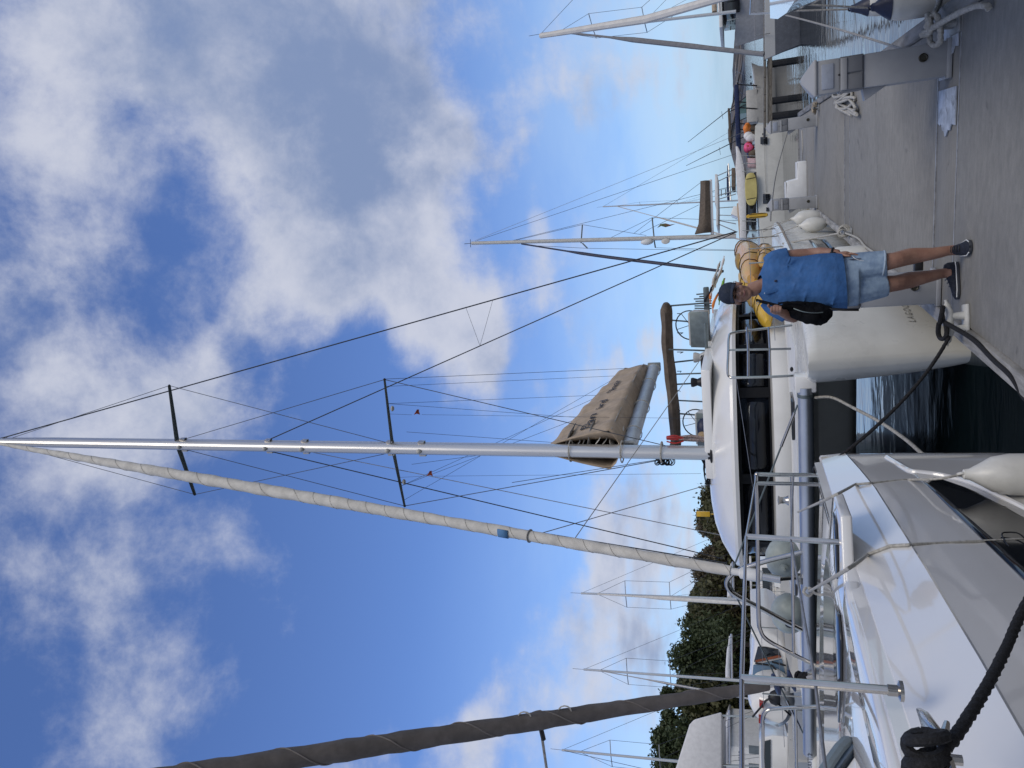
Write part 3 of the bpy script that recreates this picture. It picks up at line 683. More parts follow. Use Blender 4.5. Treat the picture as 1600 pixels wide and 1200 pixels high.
for s_ in (1, -1):
    stay('diamond_wire', mast_at(22) + SX * .11 * s_, tips[(0, s_)]); stay('diamond_wire', tips[(0, s_)], mast_at(604) + SX * .12 * s_)
    stay('diamond_wire', tips[(1, s_)], mast_at(288) + SX * .12 * s_); stay('diamond_wire', tips[(1, s_)], mast_at(1040) + SX * .13 * s_, .008)
chR = PL_(1152, 362, L0 + 8.6); chL = PL_(1136, 880, L0 + 6.3)
stay('cap_shroud', mast_at(420) + SX * .13, chR, .012); stay('running_backstay', mast_at(6) + SX * .1, PL_(1150, 362, L0 + 9.4), .016)
stay('cap_shroud', mast_at(422) - SX * .13, PL_(1130, 873, L0 + 6.4), .012); stay('running_backstay', mast_at(6) - SX * .1, chL, .014)
stay('inner_stay', mast_at(476) - SX * .1, PL_(1205, 852, L0 + 4.6), .008, wire_l)
a = mast_at(6) + SX * .1; b = PL_(1150, 362, L0 + 9.4); c = mast_at(420) + SX * .13
def on_line(a, b, x):
    lo, hi = 0.0, 1.0
    for _ in range(40):
        mid = (lo + hi) / 2; q = a.lerp(b, mid) - Vector((0, 0, EYE)); px = 800 + FPX * q.dot(down) / q.dot(fwd)
        if px < x: lo = mid
        else: hi = mid
    return a.lerp(b, lo)
v0 = on_line(c, chR, 750); stay('shroud_link', on_line(a, b, 770), v0, .004); stay('shroud_link', on_line(a, b, 728), v0, .004)
# furled genoa on its stay
tk = C(-.0, 0.0, ZB + .1); g0 = CP(1142, 892, -.02)
hd_ = mt_ - AX * .16 - ZX * .12
L_ = []; rr = []
N = 90
for i in range(N + 1):
    t = i / N; p = g0.lerp(hd_, t); L_.append(p)
    rad = interp([(0, .064), (.05, .075), (.25, .086), (.45, .108), (.62, .108), (.8, .085), (.92, .06), (1, .035)], t)
    rr.append(rad * (1 + .055 * math.sin(i * 1.9) + .04 * math.sin(i * .77)))
MB().tube(L_, rr, 14).build('furled_jib', sailc, cat, angle=60)
# spiral seam of the wound sail
sp = []
for i in range(0, N * 6 + 1):
    t = i / (N * 6); p = g0.lerp(hd_, t); k = t * N; rad = (rr[int(k)] * (1 - k % 1) + rr[min(int(k) + 1, N)] * (k % 1)) * 1.015
    x, y, d = frame(hd_ - g0); ang = (i if i < 230 else 230 + (i - 230) * .45) * .52; sp.append(p + x * math.cos(ang) * rad + y * math.sin(ang) * rad)
MB().tube(sp, .005, 4).build('jib_seam', mat('seam_tape', (.42, .39, .34), .9), cat)  # tape a little darker than the sailcloth
p = on_line(hd_, g0, 828); MB().torus(p, hd_ - g0, .092, .011, 18, 6).build('jib_lashing', rope_g, cat)
p = on_line(hd_, g0, 788); jx, jy, jz = frame(hd_ - g0)
MB().sheet([[p + jz * h_ - AX * (.098 * math.cos(a_)) + SX * (.098 * math.sin(a_)) for a_ in [-.75 + .25 * k for k in range(7)]] for h_ in (-.09, 0, .09)]).build('sail_badge', mat('badge_blue', (.08, .20, .38), .7), cat, solid=.008)
dr = (g0 - hd_).normalized()
MB().lathe(g0 - dr * .05, dr, [(.05, 0), (.045, .16), (.075, .18), (.082, .24), (.082, .38), (.06, .45), (.035, .46)], 14).build('furler_drum', white_p, cat)
MB().tube([g0 + dr * .38, g0 + dr * .62], .05, 12).build('furler_barrel', steel, cat)
MB().tube([g0 + dr * .6, C(0, .02, ZB + .08)], .024, 8).build('forestay_toggle', steel, cat)
MB().box(C(0, 0.0, ZB + .1), (.05, .06, .05), (SX, AX, ZX)).build('tack_plate', steel, cat, bevel=.01)
# ---- boom and sail bag
LA, LB = LM + .25, LM + 5.2
bA = CP(984, 696, LA); bB = CP(1022, 574, LB)
MB().rings([[p + SX * .10 * math.cos(t) + ZX * .15 * math.sin(t) for t in [k * math.pi / 6 for k in range(12)]] for p in (bA, bB)]).build('boom', mat('boom_grey', (.50, .53, .54), .45, .3, var=.1), cat)
MB().box(bB + (bB - bA).normalized() * .04, (.105, .05, .155), (SX, AX, ZX)).build('boom_end', mat('boom_end_grey', (.22, .25, .25), .5), cat, bevel=.02)
MB().box(bA - AX * .1, (.04, .12, .07), (SX, AX, ZX)).build('gooseneck', blk, cat)
bd = (bB - bA)
def bagpt(s_, t, h):        # t along the boom, h up the bag side, s_ side
    base = bA + bd * t + ZX * .12
    H = interp([(-.1, 1.42), (0, 1.40), (.5, 1.04), (.93, .70), (1.0, .60)], t)
    bow = (.34 * min(1, h / .16) ** .6 * (1 - .93 * max(0, (h - .16) / .84))) * interp([(0, 1.0), (.6, .85), (.9, .6), (1, .12)], t) + .012
    fold = .018 * math.sin(t * 26 + h * 3.5) + .012 * math.sin(t * 47 - h * 5)
    return base + SX * s_ * (bow + fold) + ZX * H * h
for s_ in (1, -1):
    t0 = -.02 if s_ > 0 else -.06
    MB().sheet([[bagpt(s_, t0 + (1.0 - t0) * i / 46, h / 12) for i in range(47)] for h in range(13)]).build('sail_bag', tan, cat, solid=.012, angle=70)
# flap of the near side turned in at the front
MB().sheet([[bagpt(1, -.02, h / 8) * (1 - k) + (bagpt(1, -.02, h / 8) - SX * (.24 * (1 - h / 9)) + AX * .16 - ZX * .05) * k for h in range(9)] for k in (0, .5, 1)]).build('bag_flap', tan, cat, solid=.01)
random.seed(3)
fs = MB(); fg = MB()
for k in range(8):      # flaked sail showing at the open front
    z = .05 + k * .13 + random.uniform(-.03, .03); wdt = .24 * math.sin(math.pi * (.25 + .6 * k / 8)); dx = random.uniform(-.07, .07)
    pth = smooth_path([bA + AX * .25 + SX * (-wdt + dx) + ZX * (.15 + z), bA + AX * (-.02) + SX * (dx - .05) + ZX * (.14 + z + random.uniform(-.05, .12)), bA + AX * .0 + SX * (wdt * .7 + dx) + ZX * (.13 + z + random.uniform(-.10, .05)), bA + AX * .25 + SX * (wdt + dx) + ZX * (.16 + z)], 5)
    (fs if k % 3 else fg).sheet([[q + ZX * .03 for q in pth], [q + AX * .5 + ZX * .02 for q in pth]])
fs.build('flaked_sail', mat('grey_flaked_sail', (.30, .29, .27), .85, var=.2, scale=8), cat, solid=.015); fg.build('flaked_sail', sail_w, cat, solid=.015)
MB().box(bA + AX * .5 + ZX * .6, (.05, .05, .36), (SX, AX, ZX)).build('bag_shade_block', sail_g, cat, bevel=.03)  # dark block added in the bag; its colour stands for inside shade
for t in (.12, .42, .72, .95):
    MB().torus(bA + bd * t + ZX * .0, bd, .165, .010, 16, 5).build('boom_lashing', rope_w, cat)
MB().tube(smooth_path([bagpt(1, t, .12) + SX * .03 + ZX * .03 for t in (0, .2, .4, .6, .8, .97)], 4), .010, 6).build('reef_line', rope_w, cat)
# hand-painted letters on the near side of the bag
for word, t_ in (('Dan', .06), ('ird', .31), ('Char', .50)):
    o_ = bagpt(1, t_, .62); to = text(word, 'bag_lettering', text_b, cat, V(0, 0, 0), V(1, 0, 0), V(0, 1, 0), .25)
    for vv in to.data.vertices:
        q = vv.co + o0; t = t_ + q.x * 1.9 / bd.length; H = interp([(0, 1.40), (.5, 1.04), (.93, .70), (1.0, .60)], t)
        vv.co = bagpt(1, t, .52 + q.y / H) + SX * (.03 + q.z) - o0
for t in (.02, .30, .58, .86):      # lazy jacks
    for s_ in (1, -1): stay('lazy_jack', bagpt(s_, t, 1.0), mast_at(640 - 40 * t) + SX * .35 * s_ if t < .1 else tips[(1, s_)].lerp(mast_at(614), .35 if t < .6 else .1), .004, wire)
stay('topping_lift', bB + ZX * .3, tips[(1, 1)] + SX * .01, .005)
MB().torus(mast_at(892), mt_ - mb_, .2, .012, 20, 5).build('mast_rope', rope_w, cat); MB().torus(mast_at(972), mt_ - mb_, .2, .013, 20, 5).build('mast_rope', rope_w, cat); MB().torus(mast_at(1034), mt_ - mb_, .19, .014, 20, 5).build('mast_rope', rope_w, cat)
# coiled red and white line behind the mast foot
q0 = mast_at(1042) + SX * .22 + AX * .1; q1 = mast_at(1106) + SX * .20 + AX * .1
for nm, k, m_ in (('coiled_line', 0, red), ('coiled_line', 1, mat('speckled_line', (.42, .33, .31), .9, var=.5, scale=60))):
    mm = MB()
    for i in range(7):
        dx = SX * random.uniform(-.05, .05) + AX * random.uniform(-.05, .05); A_, B_ = (q0, q0.lerp(q1, .42)) if k == 0 else (q0.lerp(q1, .3), q1)
        mm.tube(smooth_path([A_ + dx, A_.lerp(B_, .5) + dx * 1.6, B_ + dx * .6], 4), .014, 5)
    mm.build(nm, m_, cat)
bl = MB()
for i in range(9): bl.torus(mast_at(1036) - SX * .18 + V(0, 0, -.03 * i + .1), V(random.uniform(-1, 1), random.uniform(-1, 1), .4), .07, .012, 10, 4)
bl.build('halyard_bundle', rope_b, cat)
stay('vang_line', mast_at(1030) - SX * .14, CP(800, 754, LM - .2), .006, wire); 
stay('halyard', CP(1104, 548, 5.2), on_line(hd_, g0, 893), .007, rope_g); stay('halyard', CP(1108, 757, 4.2), on_line(hd_, g0, 830), .007, wire_l)
for (xx, yy, w_) in ((652, 648, .45), (672, 744, -.55)):     # small wind-torn pennants on the flag lines
    p = P(xx, yy, mast_at(620).y); 
    MB().sheet([[p + V(.0, 0, .08), p + V(.02, .02, .02), p + V(.0, 0, -.06)], [p + V(.05, .02, .05), p + V(.05, .05, .01), p + V(.06, .0, -.04)], [p + V(.11, 0, .0), p + V(.10, .02, -.01), p + V(.11, .02, -.03)]]).build('pennant', mat('pennant_rust', (.25, .05, .025), .9, var=.3), cat, solid=.004)
    stay('flag_line', p + V(0, 0, .12), tips[(1, 1 if w_ > 0 else -1)].lerp(mast_at(614), .5), .003); stay('flag_line', p - V(0, 0, .1), P(1095, yy + (6 if w_ > 0 else -4), mast_at(620).y + 1), .003)
# ---- flybridge
def helm(wc, l, z, px_r):
    MB().box(C(l, wc, z + .16), (.34, .17, .17), (SX, (AX * .92 - ZX * .3).normalized(), (ZX * .92 + AX * .3).normalized())).build('helm_console', grey_c, cat, bevel=.03)
    MB().box(C(l - .18, wc, z + .15), (.36, .012, .19), (SX, (AX * .92 - ZX * .3).normalized(), (ZX * .92 + AX * .3).normalized())).build('console_back', steel_d, cat, bevel=.006)
    wh = C(l + .3, wc, z + .36); axw = (AX - ZX * .25).normalized(); wm = MB().torus(wh, axw, .30, .013, 26, 6)
    x, y, _ = frame(axw)
    for k in range(5): wm.tube([wh, wh + (x * math.cos(k * 1.257) + y * math.sin(k * 1.257)) * .3], .007, 5)
    wm.build('steering_wheel', blk, cat)
pc = CP(1096, 512, 6.2); helm(toLW(pc)[1] - W0, 6.2, pc.z - .12, 0)
pc = CP(1106, 668, 6.2); helm(toLW(pc)[1] - W0, 6.2, pc.z - .12, 0)
# folded brown bimini on its poles
sp = [(1031, 474), (1033, 500), (1034, 540), (1039, 590), (1044, 640), (1047, 690), (1049, 720), (1051, 760), (1054, 800)]
bm_ = MB(); rs = []
pth = smooth_path([CP(x + 9, y, 7.0) for x, y in sp[:6]] + [CP(1054, 694, 7.0)], 5)
for i, p in enumerate(pth):
    f = interp([(0, .45), (.06, 1.0), (.94, 1.0), (1, .5)], i / (len(pth) - 1))
    rs.append([p + AX * (.34 * f * math.cos(t)) + ZX * ((.115 + .008 * math.sin(i * 1.1 + t * 2)) * f * math.copysign(abs(math.sin(t)) ** .7, math.sin(t))) for t in [k * math.pi / 6 for k in range(12)]])
bm_.rings(rs).build('folded_bimini', tan_d, cat, angle=60)
for i in range(7): MB().tube([CP(1058, 490 + i * 30, 6.95), CP(1064 + 4 * math.sin(i), 490 + i * 30, 6.9), CP(1063, 492 + i * 30, 6.85)], .008, 4).build('bimini_strap', blk, cat)
for (y, y2, l) in ((478, 473, 7.0), (546, 548, 6.6), (567, 560, 7.2), (601, 598, 7.3), (645, 650, 6.9), (500, 505, 8.4), (625, 628, 8.6), (585, 583, 8.4)):
    MB().tube([CP(1045, y, l), CP(1108, y2, l)], .018, 8).build('bimini_pole', steel_d, cat)
for (x, y, r_) in ((1094, 558, .12), (1090, 597, .11)): MB().lathe(CP(x + 8, y, 5.6), ZX, [(r_, 0), (r_ * .8, .05), (r_ * .6, .1), (r_ * .85, .18), (r_ * .8, .22), (.02, .23)], 12).build('winch', blk if y > 580 else grey_c, cat)
MB().box(CP(1101, 605, 5.2), (.62, .05, .05), (SX, AX, ZX)).build('flybridge_coaming', blk, cat, bevel=.02); MB().box(CP(1104, 545, 5.4), (.5, .05, .03), (SX, AX, ZX)).build('flybridge_coaming', steel_d, cat, bevel=.02)
bk = MB().ball(CP(1098, 682, 5.6), (.12, .1, .1), 10); bk.build('straw_hat_bundle', mat('straw', (.36, .26, .15), .9), cat); MB().ball(CP(1100, 668, 5.7), (.2, .12, .14), 10).build('seat_cushion', navy, cat)
ln = MB()
for i in range(16): ln.tube(smooth_path([CP(1095 + random.uniform(0, 12), 715 + random.uniform(0, 15), 4.2), CP(1104 + random.uniform(-4, 8), 735 + random.uniform(-5, 8), 4.1), CP(1104 + random.uniform(-2, 9), 752 + random.uniform(-6, 8), 4.2)], 3), .012, 4)
ln.build('deck_lines', rope_b, cat)
# ---- rails: bow pulpit on the near hull
def pt(x, y): return CP(x, y, .2)
pm = MB()
pm.tube(smooth_path([CP(1238, 508, 1.3), CP(1190, 514, 1.3), CP(1146, 520, 1.25), CP(1139, 527, 1.1), CP(1138, 550, .7), CP(1137, 580, .25), CP(1140, 589, .2), CP(1150, 590, .18), CP(1200, 589, .18), CP(1240, 587, .18)], 6), .016, 8)
pm.tube([CP(1138, 547, .75), CP(1236, 545, .75)], .014, 8)
for xx in (1169, 1203): pm.tube([CP(xx - 2, 512, 1.3), CP(xx, 546, .75), CP(xx, 589, .18)], .014, 8)
pm.build('bow_pulpit', steel, cat)
for s_ in (1, -1):
    tops = []
    for l in (2.2, 4.2, 6.2, 8.2, 10.2):
        h = interp(HB, l); p = C(l, s_ * (WC + h * .86), ZD); MB().tube([p, p + ZX * .62], .013, 7).build('stanchion', steel, cat); tops.append(p + ZX * .6)
    for k in (0, .28): MB().tube([C(.5, s_ * 2.98, ZD + .62 - k)] + [q - ZX * k for q in tops], .004, 5).build('lifeline', wire_l, cat)
MB().tube([CP(1150, 590, .18), CP(1176, 760, 3.0)], .004, 5).build('lifeline', wire_l, cat)
MB().tube(smooth_path([CP(1228, 496, 1.4), CP(1222, 488, 1.6), CP(1232, 480, 1.7), CP(1226, 470, 1.9)], 5), .02, 6).build('coiled_mooring_line', rope_w, cat)
MB().ball(CP(1237, 577, .1), (.03, .03, .02), 8).build('deck_filler', blk, cat)
# striker stays from the A-frame to the beam ends
apex = CP(1138, 907, -.02)
for s_ in (1, -1):
    e = C(0, 2.3 * s_, ZB + .09); MB().tube([apex, e], .011, 7).build('striker_stay', steel_d, cat); MB().tube([e.lerp(apex, .04), e.lerp(apex, .22)], .018, 8).build('turnbuckle', steel, cat)
# ------------------------------------------------------------------ near catamaran, lower left of the photo
fgc = thing('catamaran', LW(3, -4.5, 0), 'glossy white catamaran foredeck with long black hull window, nearest to the viewer', 'catamaran')
KN = [(-3, -1.62), (-1, -1.68), (1.5, -1.78), (2.83, -1.88), (3.7, -1.97), (5.0, -2.13), (5.6, -2.23), (5.95, -2.29), (6.05, -2.33)]
GU = [(-3, -1.76), (-1, -1.8), (1.5, -1.90), (2.83, -2.02), (3.7, -2.12), (4.56, -2.22), (5.6, -2.31), (6.05, -2.35)]
FZ = 1.80
def fsec(l):
    k = interp(KN, l); g_ = interp(GU, l); zk = interp([(-3, 1.48), (2, 1.50), (5, 1.57), (6.05, 1.63)], l)
    taper = max(0, min(1, (6.05 - l) / 2.2)); b_ = .20 * taper
    return [(g_ - .35, FZ - .02), (g_ - .02, FZ), (g_, FZ - .01), (k, zk), (k - .006, zk - .012), (k - .05 * taper, 1.22), (k - .09 * taper, .86), (k - .06 * taper, .70), (k - .05 * taper, .66), (k - .16 * taper, .55), (k - b_ - .05, .1), (k - b_ - .25, -.2), (g_ - .5 - .3 * taper, -.3), (g_ - .5 - .35 * taper, FZ - .3)]
sts = [-3, -1.5, 0, 1, 2, 2.8, 3.6, 4.3, 4.9, 5.4, 5.75, 5.95, 6.03, 6.05]
hm = MB().rings([[LW(l, a, b) for a, b in fsec(l)] for l in sts]); hm.build('hull', gel_fg, fgc, angle=14)
fb = BVHTree.FromPolygons(hm.v, hm.f)
def fhull(l, z, off=.004): h = fb.ray_cast(LW(l, 0, z), -SX); return h[0] + SX * off
def fhp(x, y, off=.006): h = fb.ray_cast(Vector((0, 0, EYE)), ray(x, y).normalized()); return h[0] + SX * off
# long black window in the topside, with rim and opening ports
wtop = [(1429, 741), (1450, 761), (1479, 790), (1520, 830), (1560, 869), (1600, 908), (1660, 965), (1740, 1040)]; wbot = [(1433, 741), (1466, 746), (1512, 759), (1560, 781), (1600, 800), (1650, 828), (1710, 865), (1790, 920)]
MB().sheet([[fhp(a[0] + (b[0] - a[0]) * k / 6, a[1] + (b[1] - a[1]) * k / 6) for a, b in zip(wtop, wbot)] for k in range(7)]).build('hull_window', glass_dark, fgc, solid=.006)
for px_, py_ in ((1592, 856),):
    c = fhp(px_, py_, .012); pts = [c + AX * (.15 * math.copysign(abs(math.cos(t)) ** .5, math.cos(t))) + ZX * (.05 * math.copysign(abs(math.sin(t)) ** .5, math.sin(t))) for t in [k * math.pi / 10 for k in range(21)]]
    MB().tube(pts, .004, 5).build('port_frame', blk, fgc)
MB().tube(smooth_path([fhp(x, y, .0) for x, y in ((1386, 715), (1412, 731), (1424, 737), (1440, 739), (1470, 743), (1516, 755), (1566, 777), (1606, 797), (1660, 826), (1720, 862))], 3), .020, 8).build('window_rim', gel_fg, fgc)
# deck: front edge, deck skin and moulded steps
g = []
for l in [-3, 0, 2, 3, 4, 5, 5.6, 5.9, 5.95, 5.96]:
    r = []
    for k in range(14):
        w_ = interp(GU, l) - .02 - k * .46
        z = FZ + .05 * math.sin(min(1, k / 5) * math.pi / 2) - (.0 if l < 5.93 else .02 if l < 5.955 else .30)
        r.append(LW(l, w_, z))
    g.append(r)
MB().sheet(g).build('foredeck', gel_fg, fgc, angle=30); g_deck = g
def strip(name, off, wd, h, m, l0=-2.5, l1=5.9):
    return MB().rings([[LW(l, interp(GU, l) + off + a, FZ + b) for a, b in ((-wd / 2, -.01), (-wd * .35, h), (wd * .35, h), (wd / 2, -.01))] for l in [l0 + (l1 - l0) * i / 16 for i in range(17)]]).build(name, m, fgc, angle=40)
strip('toe_rail', -.035, .06, .045, gel_fg); strip('rail_seam', -.072, .014, .012, mat('beige_sealant', (.45, .40, .33), .6)); strip('toe_rail_inner', -.20, .05, .018, gel_fg)
def deck_block(name, poly, z0, z1, m, bev=.02):
    q = [Q(x, y, z1) for x, y in poly]
    return MB().prism([V(p.x, p.y, z0) for p in q], (0, 0, z1 - z0)).build(name, m, fgc, bevel=bev, seg=3)
deck_block('deck_moulding', [(1301, 770), (1313, 806), (1317, 900), (1320, 940), (1336, 1000), (1362, 1110), (1390, 1230), (1288, 1230), (1286, 900)], FZ + .0, 1.858, gel_fg, .012)
deck_block('deck_locker', [(1319, 905), (1324, 940), (1330, 955), (1360, 1070), (1395, 1230), (1372, 1230), (1330, 1040), (1316, 950)], FZ, 1.872, gel_fg, .02)
def hatch(poly, z):
    q = [Q(x, y, z) for x, y in poly]; MB().prism(q, (0, 0, .012)).build('deck_hatch', glass_dark, fgc, bevel=.004)
hatch([(1306, 944), (1313, 960), (1316.5, 1000), (1316, 1060), (1313, 1130), (1307.5, 1080), (1304.5, 1010)], 1.862)
hatch([(1304, 800), (1308, 818), (1310, 860), (1310.5, 905), (1307, 890), (1305, 850)], 1.862)
# rails
def tubeo(name, pts, r, m=steel, n=9, sm=True): return MB().tube(smooth_path(pts, 6) if sm else pts, r, n).build(name, m, fgc)
lF = 5.88
s1b, s1t = Q(1410, 1080, FZ + .01), P(1159, 1060, Q(1410, 1080, FZ).y + .02); s2b, s2t = Q(1326, 848, FZ + .01), P(1166, 838, Q(1326, 848, FZ).y + .02)
for b_, t_ in ((s1b, s1t), (s2b, s2t)):
    tubeo('stanchion', [b_, t_], .0165, sm=False); MB().lathe(b_ - ZX * .002, ZX, [(.036, 0), (.036, .012), (.02, .018), (.02, .05)], 12).build('stanchion_base', steel, fgc)
c0 = PL_(1182, 742, lF)
tubeo('bow_pulpit', [PL_(1289, 742, lF), PL_(1230, 742, lF), PL_(1188, 741, lF), c0, PL_(1182, 756, lF), PL_(1184, 860, lF), PL_(1185, 960, lF), PL_(1188, 984, lF), PL_(1199, 1000, lF), PL_(1235, 1020, lF), PL_(1278, 1042, lF)], .0165)
tubeo('pulpit_rail', [PL_(1237, 742, lF), PL_(1238, 850, lF), PL_(1240, 1020, lF)], .012); tubeo('pulpit_post', [PL_(1180, 755, lF - .12), PL_(1291, 757, lF - .12)], .0155, sm=False)
tubeo('bow_pulpit', [PL_(1279, 1104, lF), PL_(1215, 1107, lF), PL_(1199, 1110, lF), PL_(1192, 1122, lF), PL_(1192, 1150, lF), PL_(1194, 1260, lF)], .0165); tubeo('pulpit_rail', [PL_(1243, 1106, lF), PL_(1246, 1260, lF)], .011, sm=False)
far_t = PW_(1172, 1230, toLW(s1t)[1] + .05)
tubeo('lifeline', [c0, s2t], .007, sm=False); tubeo('lifeline', [s2t, s1t], .009, steel, sm=False); tubeo('lifeline', [s1t, LW(.6, -1.98, s1t.z - .01)], .009, steel, sm=False)
tubeo('lifeline', [PL_(1240, 742, lF), s2b.lerp(s2t, .55), s1b.lerp(s1t, .52), LW(.6, -1.98, FZ + .3)], .006, wire_l, sm=False)
# forestay furler and the dark furled sail
j0 = PL_(1200, 1072, lF - .1); j1 = PL_(330, 1204, 3.6); jd = (j1 - j0)
pts = [j0 + jd * (i / 60 * 1.35) for i in range(61)]
rr2 = [interp([(0, .036), (.06, .05), (.3, .064), (.6, .075), (1, .07)], i / 60) * (1 + .05 * math.sin(i * 1.3) + .03 * math.sin(i * 2.9)) for i in range(61)]
MB().tube(pts, rr2, 14).build('furled_jib', sail_g, fgc, angle=60)
x, y, d = frame(jd); sp = []
for i in range(361):
    t = i / 360; k = t * 60; rad = rr2[min(int(k), 60)] * 1.02; sp.append(pts[0].lerp(pts[-1], t) + x * math.cos(i * .16) * rad + y * math.sin(i * .16) * rad)
MB().tube(sp, .006, 4).build('jib_seam', mat('dark_seam', (.17, .15, .135), .9), fgc)
q = pts[0].lerp(pts[-1], .30)
for k in (.30, .355):
    q = pts[0].lerp(pts[-1], k); MB().torus(q + SX * .05, V(.3, 1, .2), .05, .006, 12, 5).build('sail_tie', rope_w, fgc)
q = pts[0].lerp(pts[-1], .335); MB().tube([q - SX * .08, q - SX * .17 - ZX * .01], .02, 8).build('sheet_shackle', blk, fgc); MB().tube(wiggle(q - SX * .17, q - SX * .75 - ZX * .05 - AX * .1, 0, 5), .011, 6).build('jib_sheet', rope_g, fgc)
dk = PL_(1270, 1056, lF); up = (j0 - dk).normalized()
MB().tube([dk, j0 + up * .05], .02, 8).build('forestay_toggle', steel, fgc)
MB().lathe(dk + up * .16, up, [(.03, 0), (.085, .01), (.09, .02), (.04, .04), (.04, .12), (.09, .14), (.085, .16), (.03, .17)], 16).build('furler_drum', navy, fgc)
MB().torus(dk + up * .24, up, .055, .018, 16, 6).build('furling_line', rope_w, fgc)
MB().prism([dk + SX * .09 - ZX * .02, dk - SX * .07 - ZX * .02, dk + ZX * .09], AX * .03).build('tack_bracket', steel, fgc, bevel=.004)
bb = MB()
for i in range(6): bb.torus(dk + up * .10 + V(random.uniform(-.02, .02), 0, random.uniform(-.02, .02)), V(random.uniform(-1, 1), random.uniform(-1, 1), 1), .035, .014, 10, 5)
bb.build('rope_bundle', rope_b, fgc)
# fairlead and lashing at the bow corner
f0 = PL_(1283, 735, 5.92); MB().torus(f0, AX + SX * .2, .045, .02, 16, 8).build('bow_fairlead', blk, fgc)
# chrome fairlead strip on the rail
g = [Q(1441, 1106, FZ + .03), Q(1452, 1112, FZ + .03), Q(1482, 1152, FZ + .03), Q(1478, 1162, FZ + .03), Q(1452, 1140, FZ + .03)]; MB().prism(g, (0, 0, .02)).build('fairlead', steel, fgc, bevel=.006)
# windscreen of the coachroof at the photo's lower corner
A_ = Q(1328, 1160, 1.87); B_ = A_ + AX * -.75 - SX * .18 + ZX * .52
side = -SX * 2.6 + AX * .15
wind = MB().prism([A_, A_ + side, B_ + side, B_], (AX * .5 + ZX * .8).normalized() * -.03).build('windscreen', glass_tint, fgc, bevel=.006)
MB().tube(smooth_path([B_ + V(0, 0, .0), A_.lerp(B_, .5), A_ + ZX * .02, A_ + side * .1, A_ + side * .5, A_ + side], 5), .028, 8).build('windscreen_frame', mat('windscreen_frame_grey', (.16, .20, .22), .4), fgc)
MB().prism([B_ - ZX * .02, B_ + side, B_ + side - AX * 2.5 + ZX * .05, B_ - AX * 2.5 + ZX * .05], (0, 0, -.06)).build('coachroof', gel_fg, fgc, bevel=.02)
MB().prism([A_ - ZX * .06, B_ - ZX * .08, B_ - AX * 2.5 - ZX * .05, A_ - AX * 3.2 - ZX * .06], -SX * .04).build('coachroof_side', gel_fg, fgc, bevel=.01)
# ------------------------------------------------------------------ ropes and fenders of the near boats
def fender(base, axis, r, L, m, label, cap=None, neck=True, group='fenders'):
    t = thing('fender', base, label, 'fender', group)
    prof = [(.012, 0), (.03, .01), (.035, .04), (r * .55, .10), (r * .85, .16), (r, .25), (r, L - .22), (r * .8, L - .1), (r * .4, L - .03), (.02, L)]
    MB().lathe(base, axis, prof, 20).build('body', m, t)
    if cap: MB().lathe(base - Vector(axis).normalized() * .004, axis, [(.02, 0), (.034, .01), (.040, .04), (r * .57, .098), (r * .86, .158), (r * .9, .168)], 20).build('end_cap', cap, t)
    MB().torus(base, V(1, .4, 0), .022, .01, 10, 5).build('eye', cap or m, t)
    return t
fp = P(1503, 741, 5.25)
fender(fp, V(0, .0, -1), .125, .85, fend, 'long white fender hanging by the black hull window of the near catamaran')
def rope(name, pts, r, m, label, laid=False, parent=None):
    mb = MB(); (laid_rope(mb, pts, r) if laid else mb.tube(smooth_path(pts, 8), r, 7)); o = mb.build(name, m, parent)
    if not parent: tag(o, label, 'rope')
    return o
fv = list(hm.v); ff = [list(f) for f in hm.f]
for i in range(len(g_deck) - 1):
    for j in range(len(g_deck[0]) - 1):
        n0 = len(fv); fv += [g_deck[i][j], g_deck[i][j + 1], g_deck[i + 1][j + 1], g_deck[i + 1][j]]; ff.append([n0, n0 + 1, n0 + 2, n0 + 3])
fall = BVHTree.FromPolygons(fv, ff)
def fline(pp, n=14, off=.016):     # a line lying on deck and topside along sight positions
    out = []
    for (a, b) in zip(pp, pp[1:]): out += [fpix(a[0] + (b[0] - a[0]) * i / n, a[1] + (b[1] - a[1]) * i / n, off) for i in range(n)]
    return out
def fpix(x, y, off=.014):     # where a sight line meets the near hull
    o_ = Vector((0, 0, EYE)); d = ray(x, y).normalized(); h = fall.ray_cast(o_, d); return h[0] - d * off + ZX * .008
k1 = PL_(1247, 800, lF); rope('fender_line', [k1, Q(1300, 776, 1.90)] + fline([(1338, 757), (1372, 754), (1425, 749)]) + [fp + V(-.03, .02, .12), fp], .008, rope_w, 'thin white line from the bow rail down to the long white fender')
k2 = PL_(1264, 924, lF - .25); rope('fender_line', [k2, Q(1318, 893, 1.93)] + fline([(1358, 867), (1394, 853), (1450, 850), (1600, 843), (1680, 838)]), .009, rope_w, 'white line tied to the rail and running down past the black hull window')
rope('rail_knot', [k2 + V(.03, 0, .02), k2 + V(0, -.03, .04), k2 + V(-.035, 0, 0), k2 + V(0, .03, -.03), k2 + V(.03, -.02, .0), k2 + V(-.02, .02, -.05), k2 + V(-.03, 0, -.13)], .011, rope_w, 'knotted white rope on the near catamaran front rail')
